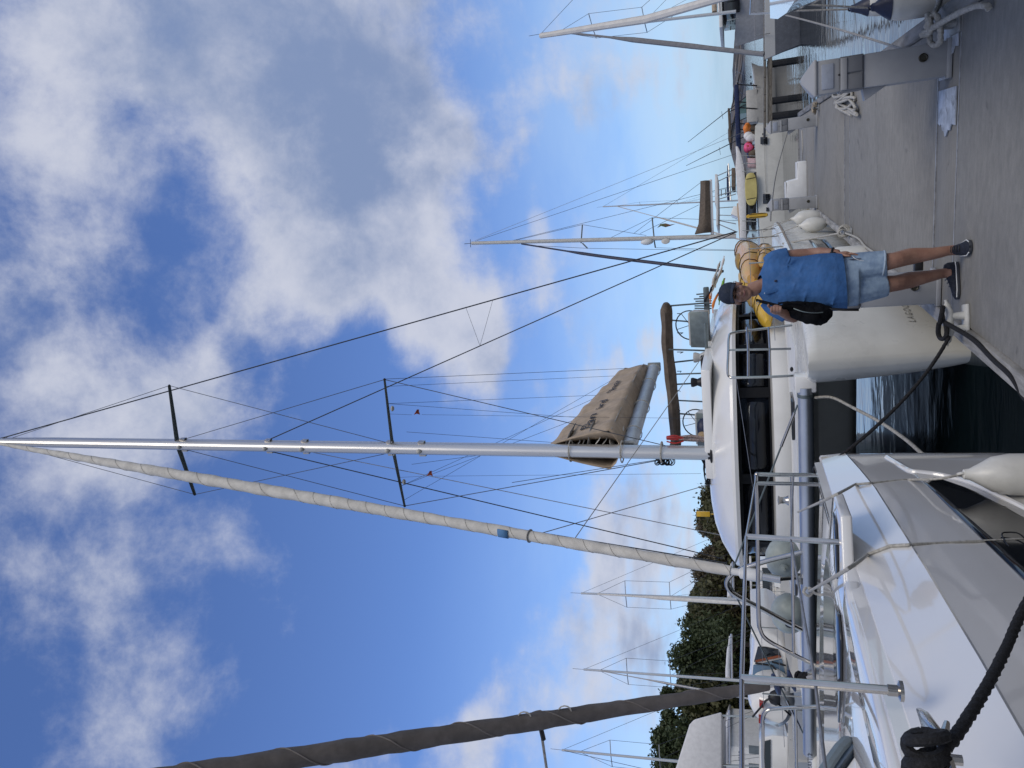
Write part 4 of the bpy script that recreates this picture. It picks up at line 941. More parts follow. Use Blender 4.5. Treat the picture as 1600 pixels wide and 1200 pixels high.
# ------------------------------------------------------------------ ball fenders lying on the big catamaran's trampoline
for (x, y, lab) in ((1224, 872, 'round grey-green fender right of the jib furler'), (1232, 958, 'round grey-green fender with black end left of the jib furler')):
    c = CP(x, y, .32); t = thing('fender', c - ZX * .25, lab, 'fender', 'round fenders on the trampoline')
    MB().lathe(c - SX * .27, SX, [(.02, 0), (.08, .015), (.15, .06), (.205, .14), (.225, .24), (.22, .34), (.17, .45), (.09, .52), (.03, .545)], 20).build('body', fend_g, t)
    MB().lathe(c - SX * .02 - AX * .225, -AX, [(.06, -.02), (.055, .01), (.02, .03), (.015, .05)], 12).build('end_cap', blk if y > 900 else fend_g, t)
# ------------------------------------------------------------------ things carried on the big catamaran
def kayak(name, pa, pb, wdt, hgt, m, label, up=ZX, cat_='kayak'):
    d = pb - pa; L = d.length; t = thing(name, (pa + pb) / 2, label, cat_)
    x, y, d0 = frame(d, up); rs = []
    for i in range(17):
        s = i / 16; f = max(.06, math.sin(math.pi * (s * .94 + .03)) ** .6); c = pa + d * s + y * (.05 * math.cos(math.pi * s * 2))
        rs.append([c + x * (wdt * f * math.cos(a)) + y * (hgt * f * (math.sin(a) if math.sin(a) < 0 else math.sin(a) * .6)) for a in [k * math.pi / 7 for k in range(14)]])
    MB().rings(rs).build('hull', m, t)
    MB().ball(pa.lerp(pb, .5) + y * hgt * .42, (wdt * .5, hgt * .22, L * .13), 12, (x, y, d0)).build('cockpit', mat('cockpit_' + m.name, tuple(.55 * c for c in m.node_tree.nodes['Principled BSDF'].inputs['Base Color'].default_value[:3]) if False else (.36, .22, .04), .5), t)
    for i in (3, 5, 11, 13):
        cc_ = sum(rs[i], Vector()) / 14; MB().tube([cc_ + (q - cc_) * 1.03 for q in rs[i]] + [cc_ + (rs[i][0] - cc_) * 1.03], .008, 4).build('strap', blk, t)
    return t
kayak('kayak', CP(1204, 506, 4.4), CP(1160, 430, 7.4), .30, .24, yellow, 'yellow kayak strapped on the rail beside the capped man')
kayak('kayak', CP(1176, 436, 6.0), CP(1158, 385, 9.6), .34, .36, amber, 'amber kayak behind the shoulder of the capped man')
kayak('kayak', CP(1194, 412, 6.0), CP(1192, 388, 8.0), .2, .2, amber, 'amber kayak end low behind the man in blue')
random.seed(12)
cl = [('orange_bundle', orange, 1112, 452, 'orange bundle on the catamaran roof edge above the cap'), ('rolled_towel', white_cov, 1120, 440, 'white rolled bundle on the roof edge'), ('green_float', green_p, 1127, 456, 'lime green float tucked on the roof edge'), ('orange_bag', orange, 1122, 462, 'orange bag beside the man\'s cap'),
      ('folded_cover', grey_c, 1118, 430, 'grey folded cover on the right end of the roof'), ('white_cushion', white_cov, 1126, 425, 'white cushion right of the cap'), ('black_bag', blk, 1107, 462, 'black bag at the right end of the flybridge')]
for nm, m_, x, y, lab in cl:
    c = CP(x, y, 7.6); mm = MB()
    d_ = SX * random.uniform(.22, .36) + ZX * random.uniform(-.16, -.02) + AX * random.uniform(-.2, .2)
    mm.tube(smooth_path([c - d_ + ZX * random.uniform(-.04, .04), c - d_ * .4 + ZX * random.uniform(0, .05), c + d_ * .4, c + d_], 4), [.02, .055, .045, .03, .05, .02], 9, flat=.55)
    tag(mm.build(nm, m_, angle=60), lab, 'bundle')
ant = thing('aerial_rack', CP(1108, 470, 7.8), 'grey aerial rack at the right end of the flybridge', 'rack')
for i in range(7): MB().tube([CP(1112, 458 + i * 4, 7.8), CP(1088 + 5 * math.sin(i * 2), 460 + i * 3.6, 7.8)], .016, 6).build('aerial', steel_d, ant)
MB().box(CP(1104, 470, 7.8), (.3, .05, .06), (SX, AX, ZX)).build('rack_bar', steel_d, ant, bevel=.02)

# ------------------------------------------------------------------ generic moored boats
def bhull(bow, aft, beam, free, name='hull', m=gel, draft=.3, par=None, transom=.75, sheer=.25, flare=.9, rake=.45):
    """monohull hull from bow point (deck level) along vector aft"""
    d = aft.normalized(); sd = Vector((d.y, -d.x, 0)); L = aft.length; rs = []
    for i in range(13):
        s = i / 12; hb = beam / 2 * (min(1, (s / .42)) ** .62 if s < .42 else 1 - (1 - transom) * ((s - .42) / .58) ** 2)
        hb = max(hb, .03 if rake < 1 else .22); z0 = free + sheer * (1 - s) ** 2
        c = Vector((bow.x, bow.y, 0)) + d * (L * s)
        rk = lambda z: d * (rake * (1 - z / z0) * max(0, 1 - s * 3))
        half = [(1.0, z0), (.99, z0 - .06), (flare * .97, z0 * .5), (flare * .85, .08), (.5, -.15), (.05, -draft)]
        rs.append([c + rk(max(z, 0)) + sd * hb * k + ZX * z for k, z in half] + [c + rk(max(z, 0)) - sd * hb * k + ZX * z for k, z in reversed(half)])
    return MB().rings(rs).build(name, m, par, angle=50)
def sailboat(name, label, bow, hd, L, beam, free, mast_top, mast_foot, m=gel, jib=None, boomL=4, cover=blue_c, spread=(.45, .72), cabin=.45, group=None, mast_r=.075):
    """bow: world point on the water line plane; hd: heading bow->stern in degrees from +Y"""
    d = Vector((math.sin(R(hd)), math.cos(R(hd)), 0)); sd = Vector((d.y, -d.x, 0))
    t = thing(name, V(bow.x, bow.y, 0) + d * L * .45, label, 'sailboat', group)
    bhull(bow, d * L, beam, free, 'hull', m, par=t)
    b0 = V(bow.x, bow.y, 0)
    MB().rings([[b0 + d * (L * s) + sd * (beam * .5 * k * f) + ZX * (free + z) for k, z in ((-1, 0), (-.82, cabin), (.82, cabin), (1, 0))] for s, f, in ((.26, .35), (.32, .5), (.62, .62), (.66, .6))]).build('coachroof', m, t, angle=35)
    for k in (-1, 1):
        for s in (.36, .45, .54): MB().box(b0 + d * (L * s) + sd * (beam * .5 * .555 * k) + ZX * (free + cabin * .55), (.30, .02 + beam * .02, .07), (d, sd, ZX)).build('cabin_window', glass_dark, t)
    MB().tube([mast_foot, mast_top], [mast_r, mast_r * .75], 10).build('mast', alu, t)
    MB().tube([mast_top, mast_top + ZX * .6], .01, 4).build('mast_aerial', wire, t)
    bow_t = b0 + d * .25 + ZX * (free + .22); stern_t = b0 + d * (L * .98) + ZX * (free + .2)
    hound = mast_foot.lerp(mast_top, .9)
    if jib: MB().tube(smooth_path([bow_t + ZX * .05, bow_t.lerp(hound, .4), hound], 6), [jib[1], jib[1] * 1.15, jib[1] * .5], 8).build('furled_jib', jib[0], t)
    else: MB().tube([bow_t, mast_top], .012, 4).build('forestay', wire, t)
    MB().tube([stern_t, mast_top], .010, 4).build('backstay', wire, t)
    for k in spread:
        p = mast_foot.lerp(mast_top, k)
        for s in (-1, 1): MB().tube([p, p + sd * (beam * .24 * s) + d * .1], .022, 5).build('spreader', steel, t)
    for s in (-1, 1):
        ch = b0 + d * (L * .48) + sd * (beam * .46 * s) + ZX * free
        pts = [ch] + [mast_foot.lerp(mast_top, k) + sd * (beam * .24 * s) + d * .1 for k in spread] + [hound]
        MB().tube(pts, .009, 4).build('shroud', wire, t)
        MB().tube([ch, mast_foot.lerp(mast_top, spread[0])], .008, 4).build('shroud', wire, t)
        for q in (.06, .25, .5, .75, .95):
            pp = b0 + d * (L * q) + sd * (beam * .47 * s * (min(1, q / .4) ** .6)) + ZX * (free + .02); MB().tube([pp, pp + ZX * .6], .014, 5).build('stanchion', steel, t)
        MB().tube([b0 + d * (L * q) + sd * (beam * .47 * s * (min(1, q / .4) ** .6)) + ZX * (free + .6) for q in (.06, .25, .5, .75, .95)], .008, 4).build('lifeline', wire_l, t)
    bf = mast_foot.lerp(mast_top, .08)
    MB().tube([bf, bf + d * boomL + ZX * .1], .06, 8).build('boom', alu, t)
    MB().tube(smooth_path([bf + ZX * .2 + d * .1, bf + d * boomL * .4 + ZX * .22, bf + d * boomL * .95 + ZX * .17], 5), [.12, .10, .05], 10).build('sail_cover', cover, t, angle=60)
    MB().sheet([[b0 + d * (L * .64) + sd * (beam * .3 * k) + ZX * (free + cabin + .0 + .42 * math.cos(k * 1.2)) for k in (-1, -.5, 0, .5, 1)], [b0 + d * (L * .76) + sd * (beam * .32 * k) + ZX * (free + cabin + .05 + .5 * math.cos(k * 1.2)) for k in (-1, -.5, 0, .5, 1)]]).build('spray_hood', cover, t, solid=.03)
    return t
# left background, beyond the furled pale sail
mt = P(908, 927, 42); sailboat('sailboat', 'white sailboat with slim white mast standing against the thin dry trees', V(mt.x + .9, 38, 0), 15, 11, 3.4, 1.1, mt, P(1168, 937, 42), gel, (sail_w, .09), 4, white_cov, group='sailboats below the headland')
mt = P(912, 1046, 40); sailboat('sailboat', 'white sailboat whose mast stands just right of the dark furled sail', V(mt.x + .5, 36, 0), 15, 10.5, 3.3, 1.1, mt, P(1165, 1064, 40), gel, (wire_l, .05), 4, white_cov, group='sailboats below the headland')
mt = P(878, 1172, 38); sailboat('sailboat', 'sailboat with mast rising behind the white slanted awning', V(mt.x + .7, 34, 0), 15, 10.5, 3.3, 1.1, mt, P(1165, 1200, 38), gel, None, 4, white_cov, group='sailboats below the headland')
# small motor boat with blue-grey windscreen
def motorboat(loc, label):
    t = thing('motorboat', V(loc.x, loc.y, 0), label, 'motorboat'); d = Vector((.35, .94, 0)).normalized(); sd = Vector((d.y, -d.x, 0)); Y = loc.y
    f = lambda x, y, dy=0: P(x, y, Y + dy)
    bhull(V(loc.x, Y - 1.4, 0), d * 6.5, 2.1, 1.35, 'hull', gel, par=t, sheer=.4)
    shell = [(1172, 988), (1175, 995), (1180, 1003), (1187, 1006), (1181, 1014), (1177, 1030), (1174, 1060), (1172, 1075), (1226, 1075), (1230, 1050), (1228, 1020), (1222, 1004), (1210, 992), (1200, 987)]
    MB().prism([f(x, y) for x, y in shell], d * .9 * 1.8).build('cabin', gel, t, bevel=.05)
    MB().prism([f(x, y, -.04) for x, y in ((1184, 1012), (1196, 1012), (1216, 1016), (1221, 1026), (1178, 1035))], d * .05).build('skylight', glass_dark, t, bevel=.01)
    MB().prism([f(x, y, -.05) for x, y in ((1180, 1032), (1217, 1024), (1221, 1027), (1181, 1035))], d * .05).build('visor_strip', mat('rust_strip', (.24, .07, .03), .6), t)
    MB().prism([f(x, y, -.05) for x, y in ((1177, 1041), (1222, 1031), (1228, 1056), (1224, 1076), (1174, 1076))], d * .05).build('windscreen', mat('blue_windscreen', (.10, .17, .25), .12, spec=.7, coat=.4), t, bevel=.01)
    MB().tube([f(1180, 1036, -.08), f(1206, 1040, -.1), f(1214, 1048, -.1)], .02, 6).build('wiper', blk, t)
    MB().tube([f(1206, 1034, -.1), f(1228, 1040, -.1)], .02, 6).build('wiper', blk, t)
    return t
motorboat(P(1215, 1040, 17.5), 'white motorboat with blue-grey windscreen behind the furler of the dark sail')
# upturned white dinghy with black bag
Yd = 16.5; dg = thing('dinghy', V(P(1225, 1108, Yd).x, Yd, 0), 'rounded white dinghy with two red patches and a black bag strapped to it', 'dinghy')
rs = []
for k, (s, dy) in enumerate(((.55, 0), (.85, .15), (1, .5), (1, 1.5), (.9, 2.6), (.3, 3.2))):
    c = P(1206, 1108, Yd); rs.append([c + V((math.cos(a) * .52 if math.sin(a) < 0 else math.cos(a) * .46) * s, dy, math.sin(a) * .47 * s - (0 if s > .6 else .05)) for a in [j * math.pi / 10 for j in range(20)]])
MB().rings(rs).build('hull', gel, dg)
for (x, y) in ((1190, 1098), (1189, 1122)): MB().box(P(x, y, Yd + .02), (.05, .14, .045)).build('red_patch', red, dg)
MB().rings([[P(x, y, Yd - .1) + V(math.cos(a) * r_, math.sin(a) * r_ * .6, 0) for a in [j * math.pi / 5 for j in range(10)]] for x, y, r_ in ((1200, 1090, .03), (1204, 1090, .12), (1212, 1090, .17), (1219, 1090, .15))]).build('black_bag', blk, dg)
MB().tube(smooth_path([P(1176, 1120, Yd - .06), P(1188, 1106, Yd - .12), P(1200, 1093, Yd - .16), P(1216, 1100, Yd - .16), P(1235, 1118, Yd - .05)], 5), .02, 6).build('strap', blk, dg)
MB().tube([P(1240, 1108, Yd + 1), V(P(1240, 1108, Yd + 1).x, Yd + 1, -.1)], .05, 6).build('cradle_post', steel, dg)
# white awning boat at the photo border
Ya = 21.0; aw = thing('motor_yacht', V(P(1180, 1190, Ya).x - 2, Ya + 1, 0), 'white motor yacht with slanted white awning at the photo border', 'yacht')
MB().prism([P(x, y, Ya) for x, y in ((1128, 1112), (1084, 1124), (1077, 1132), (1055, 1202), (1040, 1250), (1040, 1330), (1129, 1330))], V(-1.3, 2.2, 0)).build('awning', white_cov, aw, bevel=.05)
bq = P(1200, 1150, Ya - 1.0); bhull(V(bq.x - .3, Ya - 1.5, 0), V(-2.2, 8, 0), 2.8, 1.35, 'hull', gel, par=aw)
MB().prism([P(x, y, Ya) for x, y in ((1186, 1160), (1190, 1152), (1206, 1148), (1232, 1150), (1232, 1210), (1186, 1210))], V(-1.2, 4, 0)).build('cabin', gel, aw, bevel=.08)
MB().prism([P(x, y, Ya - .03) for x, y in ((1190, 1160), (1204, 1156), (1204, 1215), (1190, 1215))], V(0, .03, 0)).build('windscreen', glass_dark, aw)
for (y) in (1118, 1195): MB().tube([P(1126, y, Ya + .3), P(1215, y + 3, Ya + .3)], .025, 7).build('awning_pole', steel, aw)
# shore building
Yb = 60; bl_ = thing('building', V(P(1170, 1200, Yb).x, Yb, 0), 'small white shore building with barred window at the photo border', 'building')
MB().prism([P(x, y, Yb) for x, y in ((1140, 1166), (1188, 1170), (1188, 1260), (1131, 1260), (1131, 1192))], V(.8, 5, 0)).build('wall', white_p, bl_)
MB().prism([P(x, y, Yb - .25) for x, y in ((1137, 1163), (1140, 1165), (1131, 1192), (1131, 1265), (1127, 1265), (1127, 1191))], V(.8, 5.5, 0)).build('roof', mat('roof_grey', (.3, .3, .3), .8), bl_)
wn_ = MB().prism([P(x, y, Yb - .05) for x, y in ((1154, 1174), (1161, 1174), (1161, 1189), (1154, 1189))], V(.0, .03, 0)).build('window', glass_dark, bl_)
for y in (1178, 1182, 1186): MB().tube([P(1154, y, Yb - .08), P(1161, y, Yb - .08)], .04, 4).build('window_bar', white_p, wn_)
for k, y in enumerate((1172, 1200)): MB().box(P(1181, y, Yb - .03), (.3, .03, .5)).build('door', mat('door_blue_grey', (.15, .18, .2), .6), bl_)
# yellow sign post on the headland
ys = P(1101, 803, 60); sg = thing('sign_post', V(ys.x, 60, .5), 'yellow sign box on a thin post in front of the olive trees', 'sign')
MB().tube([V(ys.x, 60, .5), ys], .05, 6).build('post', yellow, sg); MB().box(ys + ZX * .1, (.2, .12, .5)).build('sign_box', yellow, sg, bevel=.03)
# far pontoon with small boats under the headland
fp_ = thing('jetty', P(1178, 950, 50), 'low grey jetty below the headland', 'jetty')
MB().box(V(-17, 52, .5), (14, .9, .12)).build('jetty_deck', conc2, fp_)
for i in range(8): MB().tube([V(-29 + i * 3.6, 51.4, -.5), V(-29 + i * 3.6, 51.4, 1.6)], .12, 7).build('pile', wood, fp_)
random.seed(21)
FB = [(720, 46, 'white motorboat moored just left of the tall mast, beyond the cabin'), (960, 44, 'white day boat with open stern beyond the grey-green fenders'), (992, 47, 'white cruiser with small black hatch beyond the rails'), (905, 45, 'white cruiser seen through the A-frame tubes')]
for (yy, Y, lab) in FB:
    p = P(1185, yy, Y); t = thing('cabin_cruiser', V(p.x, Y, 0), lab, 'motorboat', 'boats at the far jetty')
    bhull(V(p.x, Y - 3, 0), V(.8, 7, 0), 2.6, 1.2, 'hull', gel, par=t); MB().box(V(p.x + .3, Y + .5, 1.7), (1.0, 1.6, .55)).build('cabin', gel, t, bevel=.15)
    MB().box(V(p.x + .12, Y - 1.1, 1.85), (.8, .05, .24)).build('windscreen', glass_dark, t); MB().box(V(p.x + .3, Y + .6, 2.7), (1.0, 1.2, .05)).build('bimini', white_cov, t, bevel=.02)
    for sx in (-.8, .9): MB().tube([V(p.x + .3 + sx, Y + 1.5, 1.3), V(p.x + .3 + sx, Y + 1.5, 2.7)], .03, 5).build('bimini_pole', steel, t)

# ------------------------------------------------------------------ second catamaran, across the pier end
Y2 = 52.0
def B2(x, y, dy=0): return P(x, y, Y2 + dy)
c2 = thing('catamaran', V(B2(1220, 260).x, Y2, 0), 'white catamaran with brown sail bag and pale yellow paddle board lying beyond the pier end', 'catamaran')
hx = B2(1182, 186).x
secs = []
for i, (x_, zt_, hw) in enumerate([(hx - .02, 1.4, .10), (hx - .35, 1.62, .5), (hx - 1.2, 1.68, .75), (hx - 4, 1.62, .8), (hx - 7, 1.55, .8), (hx - 9.5, 1.45, .75), (hx - 13, 1.4, .7)]):
    k = [(-1, zt_), (-1.0, zt_ - .08), (-.96, .5), (-.75, -.1), (0, -.3), (.75, -.1), (.96, .5), (1, zt_)]
    secs.append([V(x_ + (.3 * (1 - max(z, 0) / zt_) * 1 if i < 2 else 0) * -1, Y2 + .8 + hw * a, z) for a, z in k])
MB().rings(secs).build('hull', gel_old, c2, angle=45)
far_s = [[q + V(-.2, 5.2, 0) for q in r] for r in secs]; MB().rings(far_s).build('hull', gel_old, c2, angle=45)
MB().box(V(hx - 7, Y2 + 3.5, 1.15), (5.2, 2.6, .4)).build('bridge_deck', gel, c2, bevel=.1)
def onh(x0, x1, y0, y1, nm, m_): MB().prism([B2(x0, y0, -.06), B2(x1, y0, -.06), B2(x1, y1, -.06), B2(x0, y1, -.06)], V(0, .05, 0)).build(nm, m_, c2, bevel=.01)
onh(1188, 1199, 214, 225, 'hull_window', glass_dark); onh(1192, 1203, 303, 318, 'hull_window', glass_dark); onh(1197, 1201, 324, 330, 'hull_port', glass_dark); onh(1191, 1195, 208, 211, 'hull_port', glass_dark)
MB().tube([B2(1193, 200, -.05), B2(1195, 260, -.05), B2(1197, 300, -.05)], .012, 4).build('hull_crease', mat('crease', (.4, .4, .38), .7), c2)
# cabin: brow, dark side, roof
def pr(nm, poly, d_, m_, dy=.4, bev=.04): return MB().prism([B2(x, y, dy) for x, y in poly], V(0, d_, 0)).build(nm, m_, c2, bevel=bev)
pr('cabin_side', [(1166, 276), (1166, 352), (1182, 352), (1182, 268)], 4.6, glass_dark, .6)
pr('roof', [(1149, 228), (1151, 236), (1149, 262), (1152, 300), (1156, 345), (1156, 372), (1166, 372), (1166, 300), (1163, 262), (1158, 240), (1153, 228)], 5.2, white_cov, .3, .06)
pr('cabin_front', [(1163, 255), (1166, 282), (1182, 276), (1182, 247)], 4.2, white_cov, .7)
pr('helm_seat', [(1143, 262), (1143, 292), (1149, 292), (1149, 262)], 1.5, tan_d, 1.5); pr('helm_pod', [(1146, 322), (1142, 334), (1155, 340), (1155, 322)], 1.2, gel, 1.0)
pr('cockpit_awning', [(1151, 318), (1155, 370), (1159, 370), (1155, 316)], 3.5, tan, .8, .02)
for k, yy in enumerate((243, 255, 268, 345, 360, 372)): MB().tube([B2(1160, yy, .1), B2(1183, yy + 1, .1)], .03, 5).build('stanchion', steel, c2)
m2t, m2b = B2(737, 380, 2.6), B2(1150, 369, 2.6)
MB().tube([m2b, m2t], [.17, .13], 10).build('mast', mat('white_mast', (.62, .60, .55), .4, .2), c2)
MB().tube([m2t, m2t + V(0, 0, .6)], .02, 4).build('mast_aerial', wire, c2); MB().tube([m2t + V(-.3, 0, .1), m2t + V(.3, 0, .1)], .02, 4).build('wind_vane', wire, c2)
def st2(nm, a, b, r_=.022, m_=wire): MB().tube([B2(*a, 2.6) if len(a) == 2 else a, B2(*b, 2.6) if len(b) == 2 else b], r_, 5).build(nm, m_, c2)
for a, b in (((910, 351), (908, 380)), ((918, 388), (910, 380)), ((1019, 340), (1022, 372)), ((1024, 387), (1022, 375))): st2('spreader', a, b, .05, steel_d)
for a, b in (((745, 376), (1150, 240)), ((800, 376), (1150, 290)), ((910, 351), (795, 378)), ((910, 351), (1010, 368)), ((1019, 340), (945, 376)), ((1019, 340), (1160, 345)), ((918, 388), (820, 383)), ((918, 388), (1160, 392)), ((1024, 387), (1160, 391)), ((990, 365), (1095, 285)), ((1000, 365), (1092, 320))): st2('rigging_wire', a, b, .014 if a[1] != 745 else .02, wire)
st2('rigging_wire', (742, 376), (1158, 208), .012, wire_l)
MB().tube(smooth_path([B2(815, 381, 1.0), B2(930, 399, -2.5), B2(1060, 415, -5), B2(1130, 424, -6)], 6), [.06, .11, .11, .09], 8).build('furled_jib', navy, c2)
MB().tube([B2(1113, 366, 2.6), B2(1110, 281, 2.6)], .11, 8).build('boom', white_p, c2)
MB().sheet([[B2(x, y, 2.45) for x, y in ((1086, 366), (1092, 350), (1094, 320), (1095, 295), (1095, 283))], [B2(x, y, 2.2) for x, y in ((1099, 364), (1101, 350), (1102, 320), (1102, 295), (1102, 282))], [B2(x, y, 2.45) for x, y in ((1111, 363), (1110, 350), (1109, 320), (1108, 295), (1108, 282))]]).build('sail_bag', tan_d, c2, solid=.1, angle=70)
pr('hardtop', [(1117, 272), (1117, 318), (1119, 318), (1119, 352), (1122, 352), (1122, 318), (1121, 272)], 3.0, white_p, 1.2, .02)
for (y, y2) in ((275, 262), (284, 270), (306, 297), (312, 303), (325, 323), (336, 337), (344, 350), (349, 362)): MB().tube([B2(1120, y, 2.0), B2(1150, y2, 2.0)], .035, 5).build('hardtop_post', steel, c2)
for x in (1127, 1134, 1141): MB().tube([B2(x, 308 - (x - 1120) * .2, 2.0), B2(x, 298 - (x - 1120) * .2, 2.0)], .03, 4).build('ladder_rung', steel, c2)
fl = MB().sheet([[B2(1027 + a, 356 - b, 2.5 + .06 * math.sin(a + b)) for a, b in ((0, 0), (6, 3), (13, 1), (20, 3))], [B2(1030 + a, 350 - b, 2.5 + .1 * math.sin(a)) for a, b in ((2, 0), (10, 1), (17, -1), (25, 0))]]); fl.build('flag', mat('flag_green_red', (.35, .03, .04), .9, color2=(.01, .16, .07), scale=.5), c2, solid=.02)
MB().ball(B2(1011, 378, 2.3), (.22, .2, .45), 10).build('radar_dome', white_p, c2); MB().ball(B2(1040, 377, 2.3), (.2, .05, .3), 8).build('radar_reflector', sail_w, c2)
# paddle boards, stowed on its rail
def board(label, y0, y1, x0, x1, Y, m_):
    t = thing('paddle_board', P((x0 + x1) / 2 + 4, (y0 + y1) / 2, Y), label, 'paddle board'); c = P((x0 + x1) / 2, (y0 + y1) / 2, Y); hw = abs(P(x0, y0, Y).x - P(x0, y1, Y).x) / 2; hh = abs(P(x0, y0, Y).z - P(x1, y0, Y).z) / 2
    MB().rings([[c + V(hw * math.copysign(abs(math.cos(a)) ** .72, math.cos(a)) * s, dy, hh * math.copysign(abs(math.sin(a)) ** .72, math.sin(a)) * s) for a in [k * math.pi / 14 for k in range(28)]] for dy, s in ((-.06, .95), (-.03, 1), (.03, 1), (.06, .95))]).build('deck', m_, t)
    for f in (-.62, .62): MB().tube([c + V(hw * f, -.075, hh * .75), c + V(hw * (f + .05), -.08, -hh * .75)], .02, 5).build('strap', blk, t)
    return t
board('pale yellow paddle board lashed flat along the rail of the far catamaran', 270, 321, 1164, 1183, Y2 - .3, sup_y)
board('narrow yellow board standing by the far catamaran stern', 333, 341, 1166, 1200, 47.5, yellow)
# washing and floats on the foredeck
for nm, m_, x, y, rx, rz, lab, ct in (('life_ring', orange, 1168, 201, .42, .25, 'orange float on the foredeck of the far catamaran', 'float'), ('white_float', white_cov, 1171, 214, .40, .35, 'white float next to the orange one on the far foredeck', 'float'), ('pink_float', pink, 1170, 233, .40, .26, 'bright pink float on the far catamaran foredeck', 'float'), ('dark_duffel', tan_d, 1177, 240, .35, .3, 'dark duffel bag beside the pink float', 'bag'), ('red_float', red, 1172, 228, .25, .25, 'red float right of the pink one', 'float')):
    c = P(x, y, Y2 + .9); mm = MB(); 
    for k in range(3): mm.ball(c + V(random.uniform(-.2, .2), random.uniform(-.2, .2), random.uniform(-.12, .12)), (rx * .7, .3, rz * .85), 10)
    tag(mm.build(nm, m_, angle=60), lab, ct)
MB().sheet([[P(1168 + j * 4.5, 247 + i * 5, Y2 + .55 + .06 * math.sin(i * 2 + j)) for i in range(4)] for j in range(4)]).build('towel_tmp', pink, None, solid=.02).name = 'towel'
tw = bpy.data.objects['towel']; tag(tw, 'pale pink towel hung on the far catamaran rail', 'towel'); tw.data.materials[0] = mat('pale_pink_cloth', (.62, .45, .47), .9)
# a smaller sailboat behind it
mt = P(942, 323, 75); sailboat('sailboat', 'sailboat with short mast rising behind the brown sail bag', V(mt.x - 5.5, 73, 0), 90, 12, 3.4, 1.2, mt, P(1160, 313, 75), gel, (sail_w, .07), 3.5, blue_c)
for (a, b, lab) in (((1075, 222), (1150, 162), 'long whip aerial slanting over the hill, nearer the pier post'), ((1072, 259), (1146, 226), 'long whip aerial slanting over the hill, nearer the white roof')):
    t = thing('fishing_outrigger', P(b[0] + 14, b[1] - 8, 70), lab, 'pole'); MB().tube([P(b[0] + 18, b[1] - 13, 70), P(*a, 70)], [.05, .02], 5).build('pole', wire, t); MB().tube([P((a[0] * .3 + b[0] * .7), a[1] * .3 + b[1] * .7 - 6, 70), P((a[0] * .3 + b[0] * .7) + 2, a[1] * .3 + b[1] * .7 + 6, 70)], .015, 4).build('spreader', wire, t)

# ------------------------------------------------------------------ right background
# grey monohull
def banded(name, low, high, z):
    M = mat(name, low, .25, coat=.3); t_ = M.node_tree; b = NB(t_); p_ = [n_ for n_ in t_.nodes if n_.type == 'BSDF_PRINCIPLED'][0]
    src = p_.inputs['Base Color'].links[0].from_socket; sx = b.n('ShaderNodeSeparateXYZ'); b.put(sx.inputs[0], b.n('ShaderNodeTexCoord').outputs['Object'])
    b.put(p_.inputs['Base Color'], b.mix(b.mr(sx.outputs[2], z - .01, z + .01), src, tuple(high) + (1,))); return M
mt = P(845, 53, 36); gb = P(1203, 92, 33.5)
sailboat('sailboat', 'grey-hulled sailboat with white deck band moored at the far jetty', V(gb.x, 33.5, 0), 78, 13, 3.8, 1.15, mt, P(1150, 18, 36), banded('grey_topsides', (.17, .18, .20), (.62, .62, .60), .98), (mat('grey_roll', (.22, .22, .23), .8), .10), 4.5, tan)
gbt = thing('deck_band', V(gb.x + 5, 34.5, 1.2), 'x', 'x'); bpy.data.objects.remove(gbt)
# wooden jetty with dark piles
jt = thing('jetty', V(P(1200, 130, 44).x, 44, 0), 'weathered wooden jetty with dark piles behind the nearest grey post', 'jetty')
ja, jb = P(1197, 200, 44), P(1197, -40, 44)
for k in range(9):
    f = k / 9; a = ja.lerp(jb, f); b = ja.lerp(jb, f + .108); MB().prism([a + V(0, 0, .12), b + V(0, 0, .12), b + V(0, 2.0, .12), a + V(0, 2.0, .12)], (0, 0, -.12)).build('jetty_plank', wood, jt, bevel=.02)
MB().prism([ja + V(0, .1, -.08), jb + V(0, .1, -.08), jb + V(0, .1, -.32), ja + V(0, .1, -.32)], (0, .15, 0)).build('jetty_beam', wood, jt)
for yy in (158, 182, 100, 60, 20):
    a = P(1206, yy, 44.3); MB().tube([V(a.x, 44.3, 1.0), V(a.x, 44.3, -.5)], .2, 8).build('pile', mat('wet_pile', (.02, .02, .022), .6), jt)
# beige motorboat bow over the jetty
Ym = 74; mq = P(1190, 96, Ym); mbt = thing('motorboat', V(mq.x - 3, Ym, 0), 'beige motorboat with raked bow behind the wooden jetty', 'motorboat')
sec = [(1180, 152, 1185, 152), (1176, 132, 1196, 140), (1175, 115, 1198, 118), (1174, 95, 1180, 95)]
rs = []
for (s, zt_, hw) in ((0, 1.5, .05), (1.0, 1.42, .7), (3, 1.3, 1.2), (4.5, 1.25, 1.3), (6, 1.2, 1.25)):
    x_ = mq.x - s; rs.append([V(x_ - (.9 * (1 - max(z, 0) / zt_) if s < 2 else 0), Ym + hw * a, z) for a, z in ((-1, zt_), (-.9, zt_ * .55), (-.6, 0), (0, -.3), (.6, 0), (.9, zt_ * .55), (1, zt_))])
MB().rings(rs).build('hull', mat('cream_topsides', (.52, .49, .43), .3, coat=.3), mbt, angle=60)
MB().prism([V(mq.x - 3.0, Ym - .9, 1.95), V(mq.x - 4.6, Ym - .9, 3.0), V(mq.x - 4.8, Ym - .9, 3.0), V(mq.x - 4.8, Ym - .9, 1.95)], (0, 1.8, 0)).build('windscreen', mat('green_glass', (.12, .2, .2), .1, coat=.3), mbt)
for dx in (4.0, 5.2, 6.4): MB().tube([V(mq.x - dx, Ym - 1, 1.9), V(mq.x - dx - .5, Ym - 1, 3.5)], .04, 6).build('canopy_frame', blk, mbt)
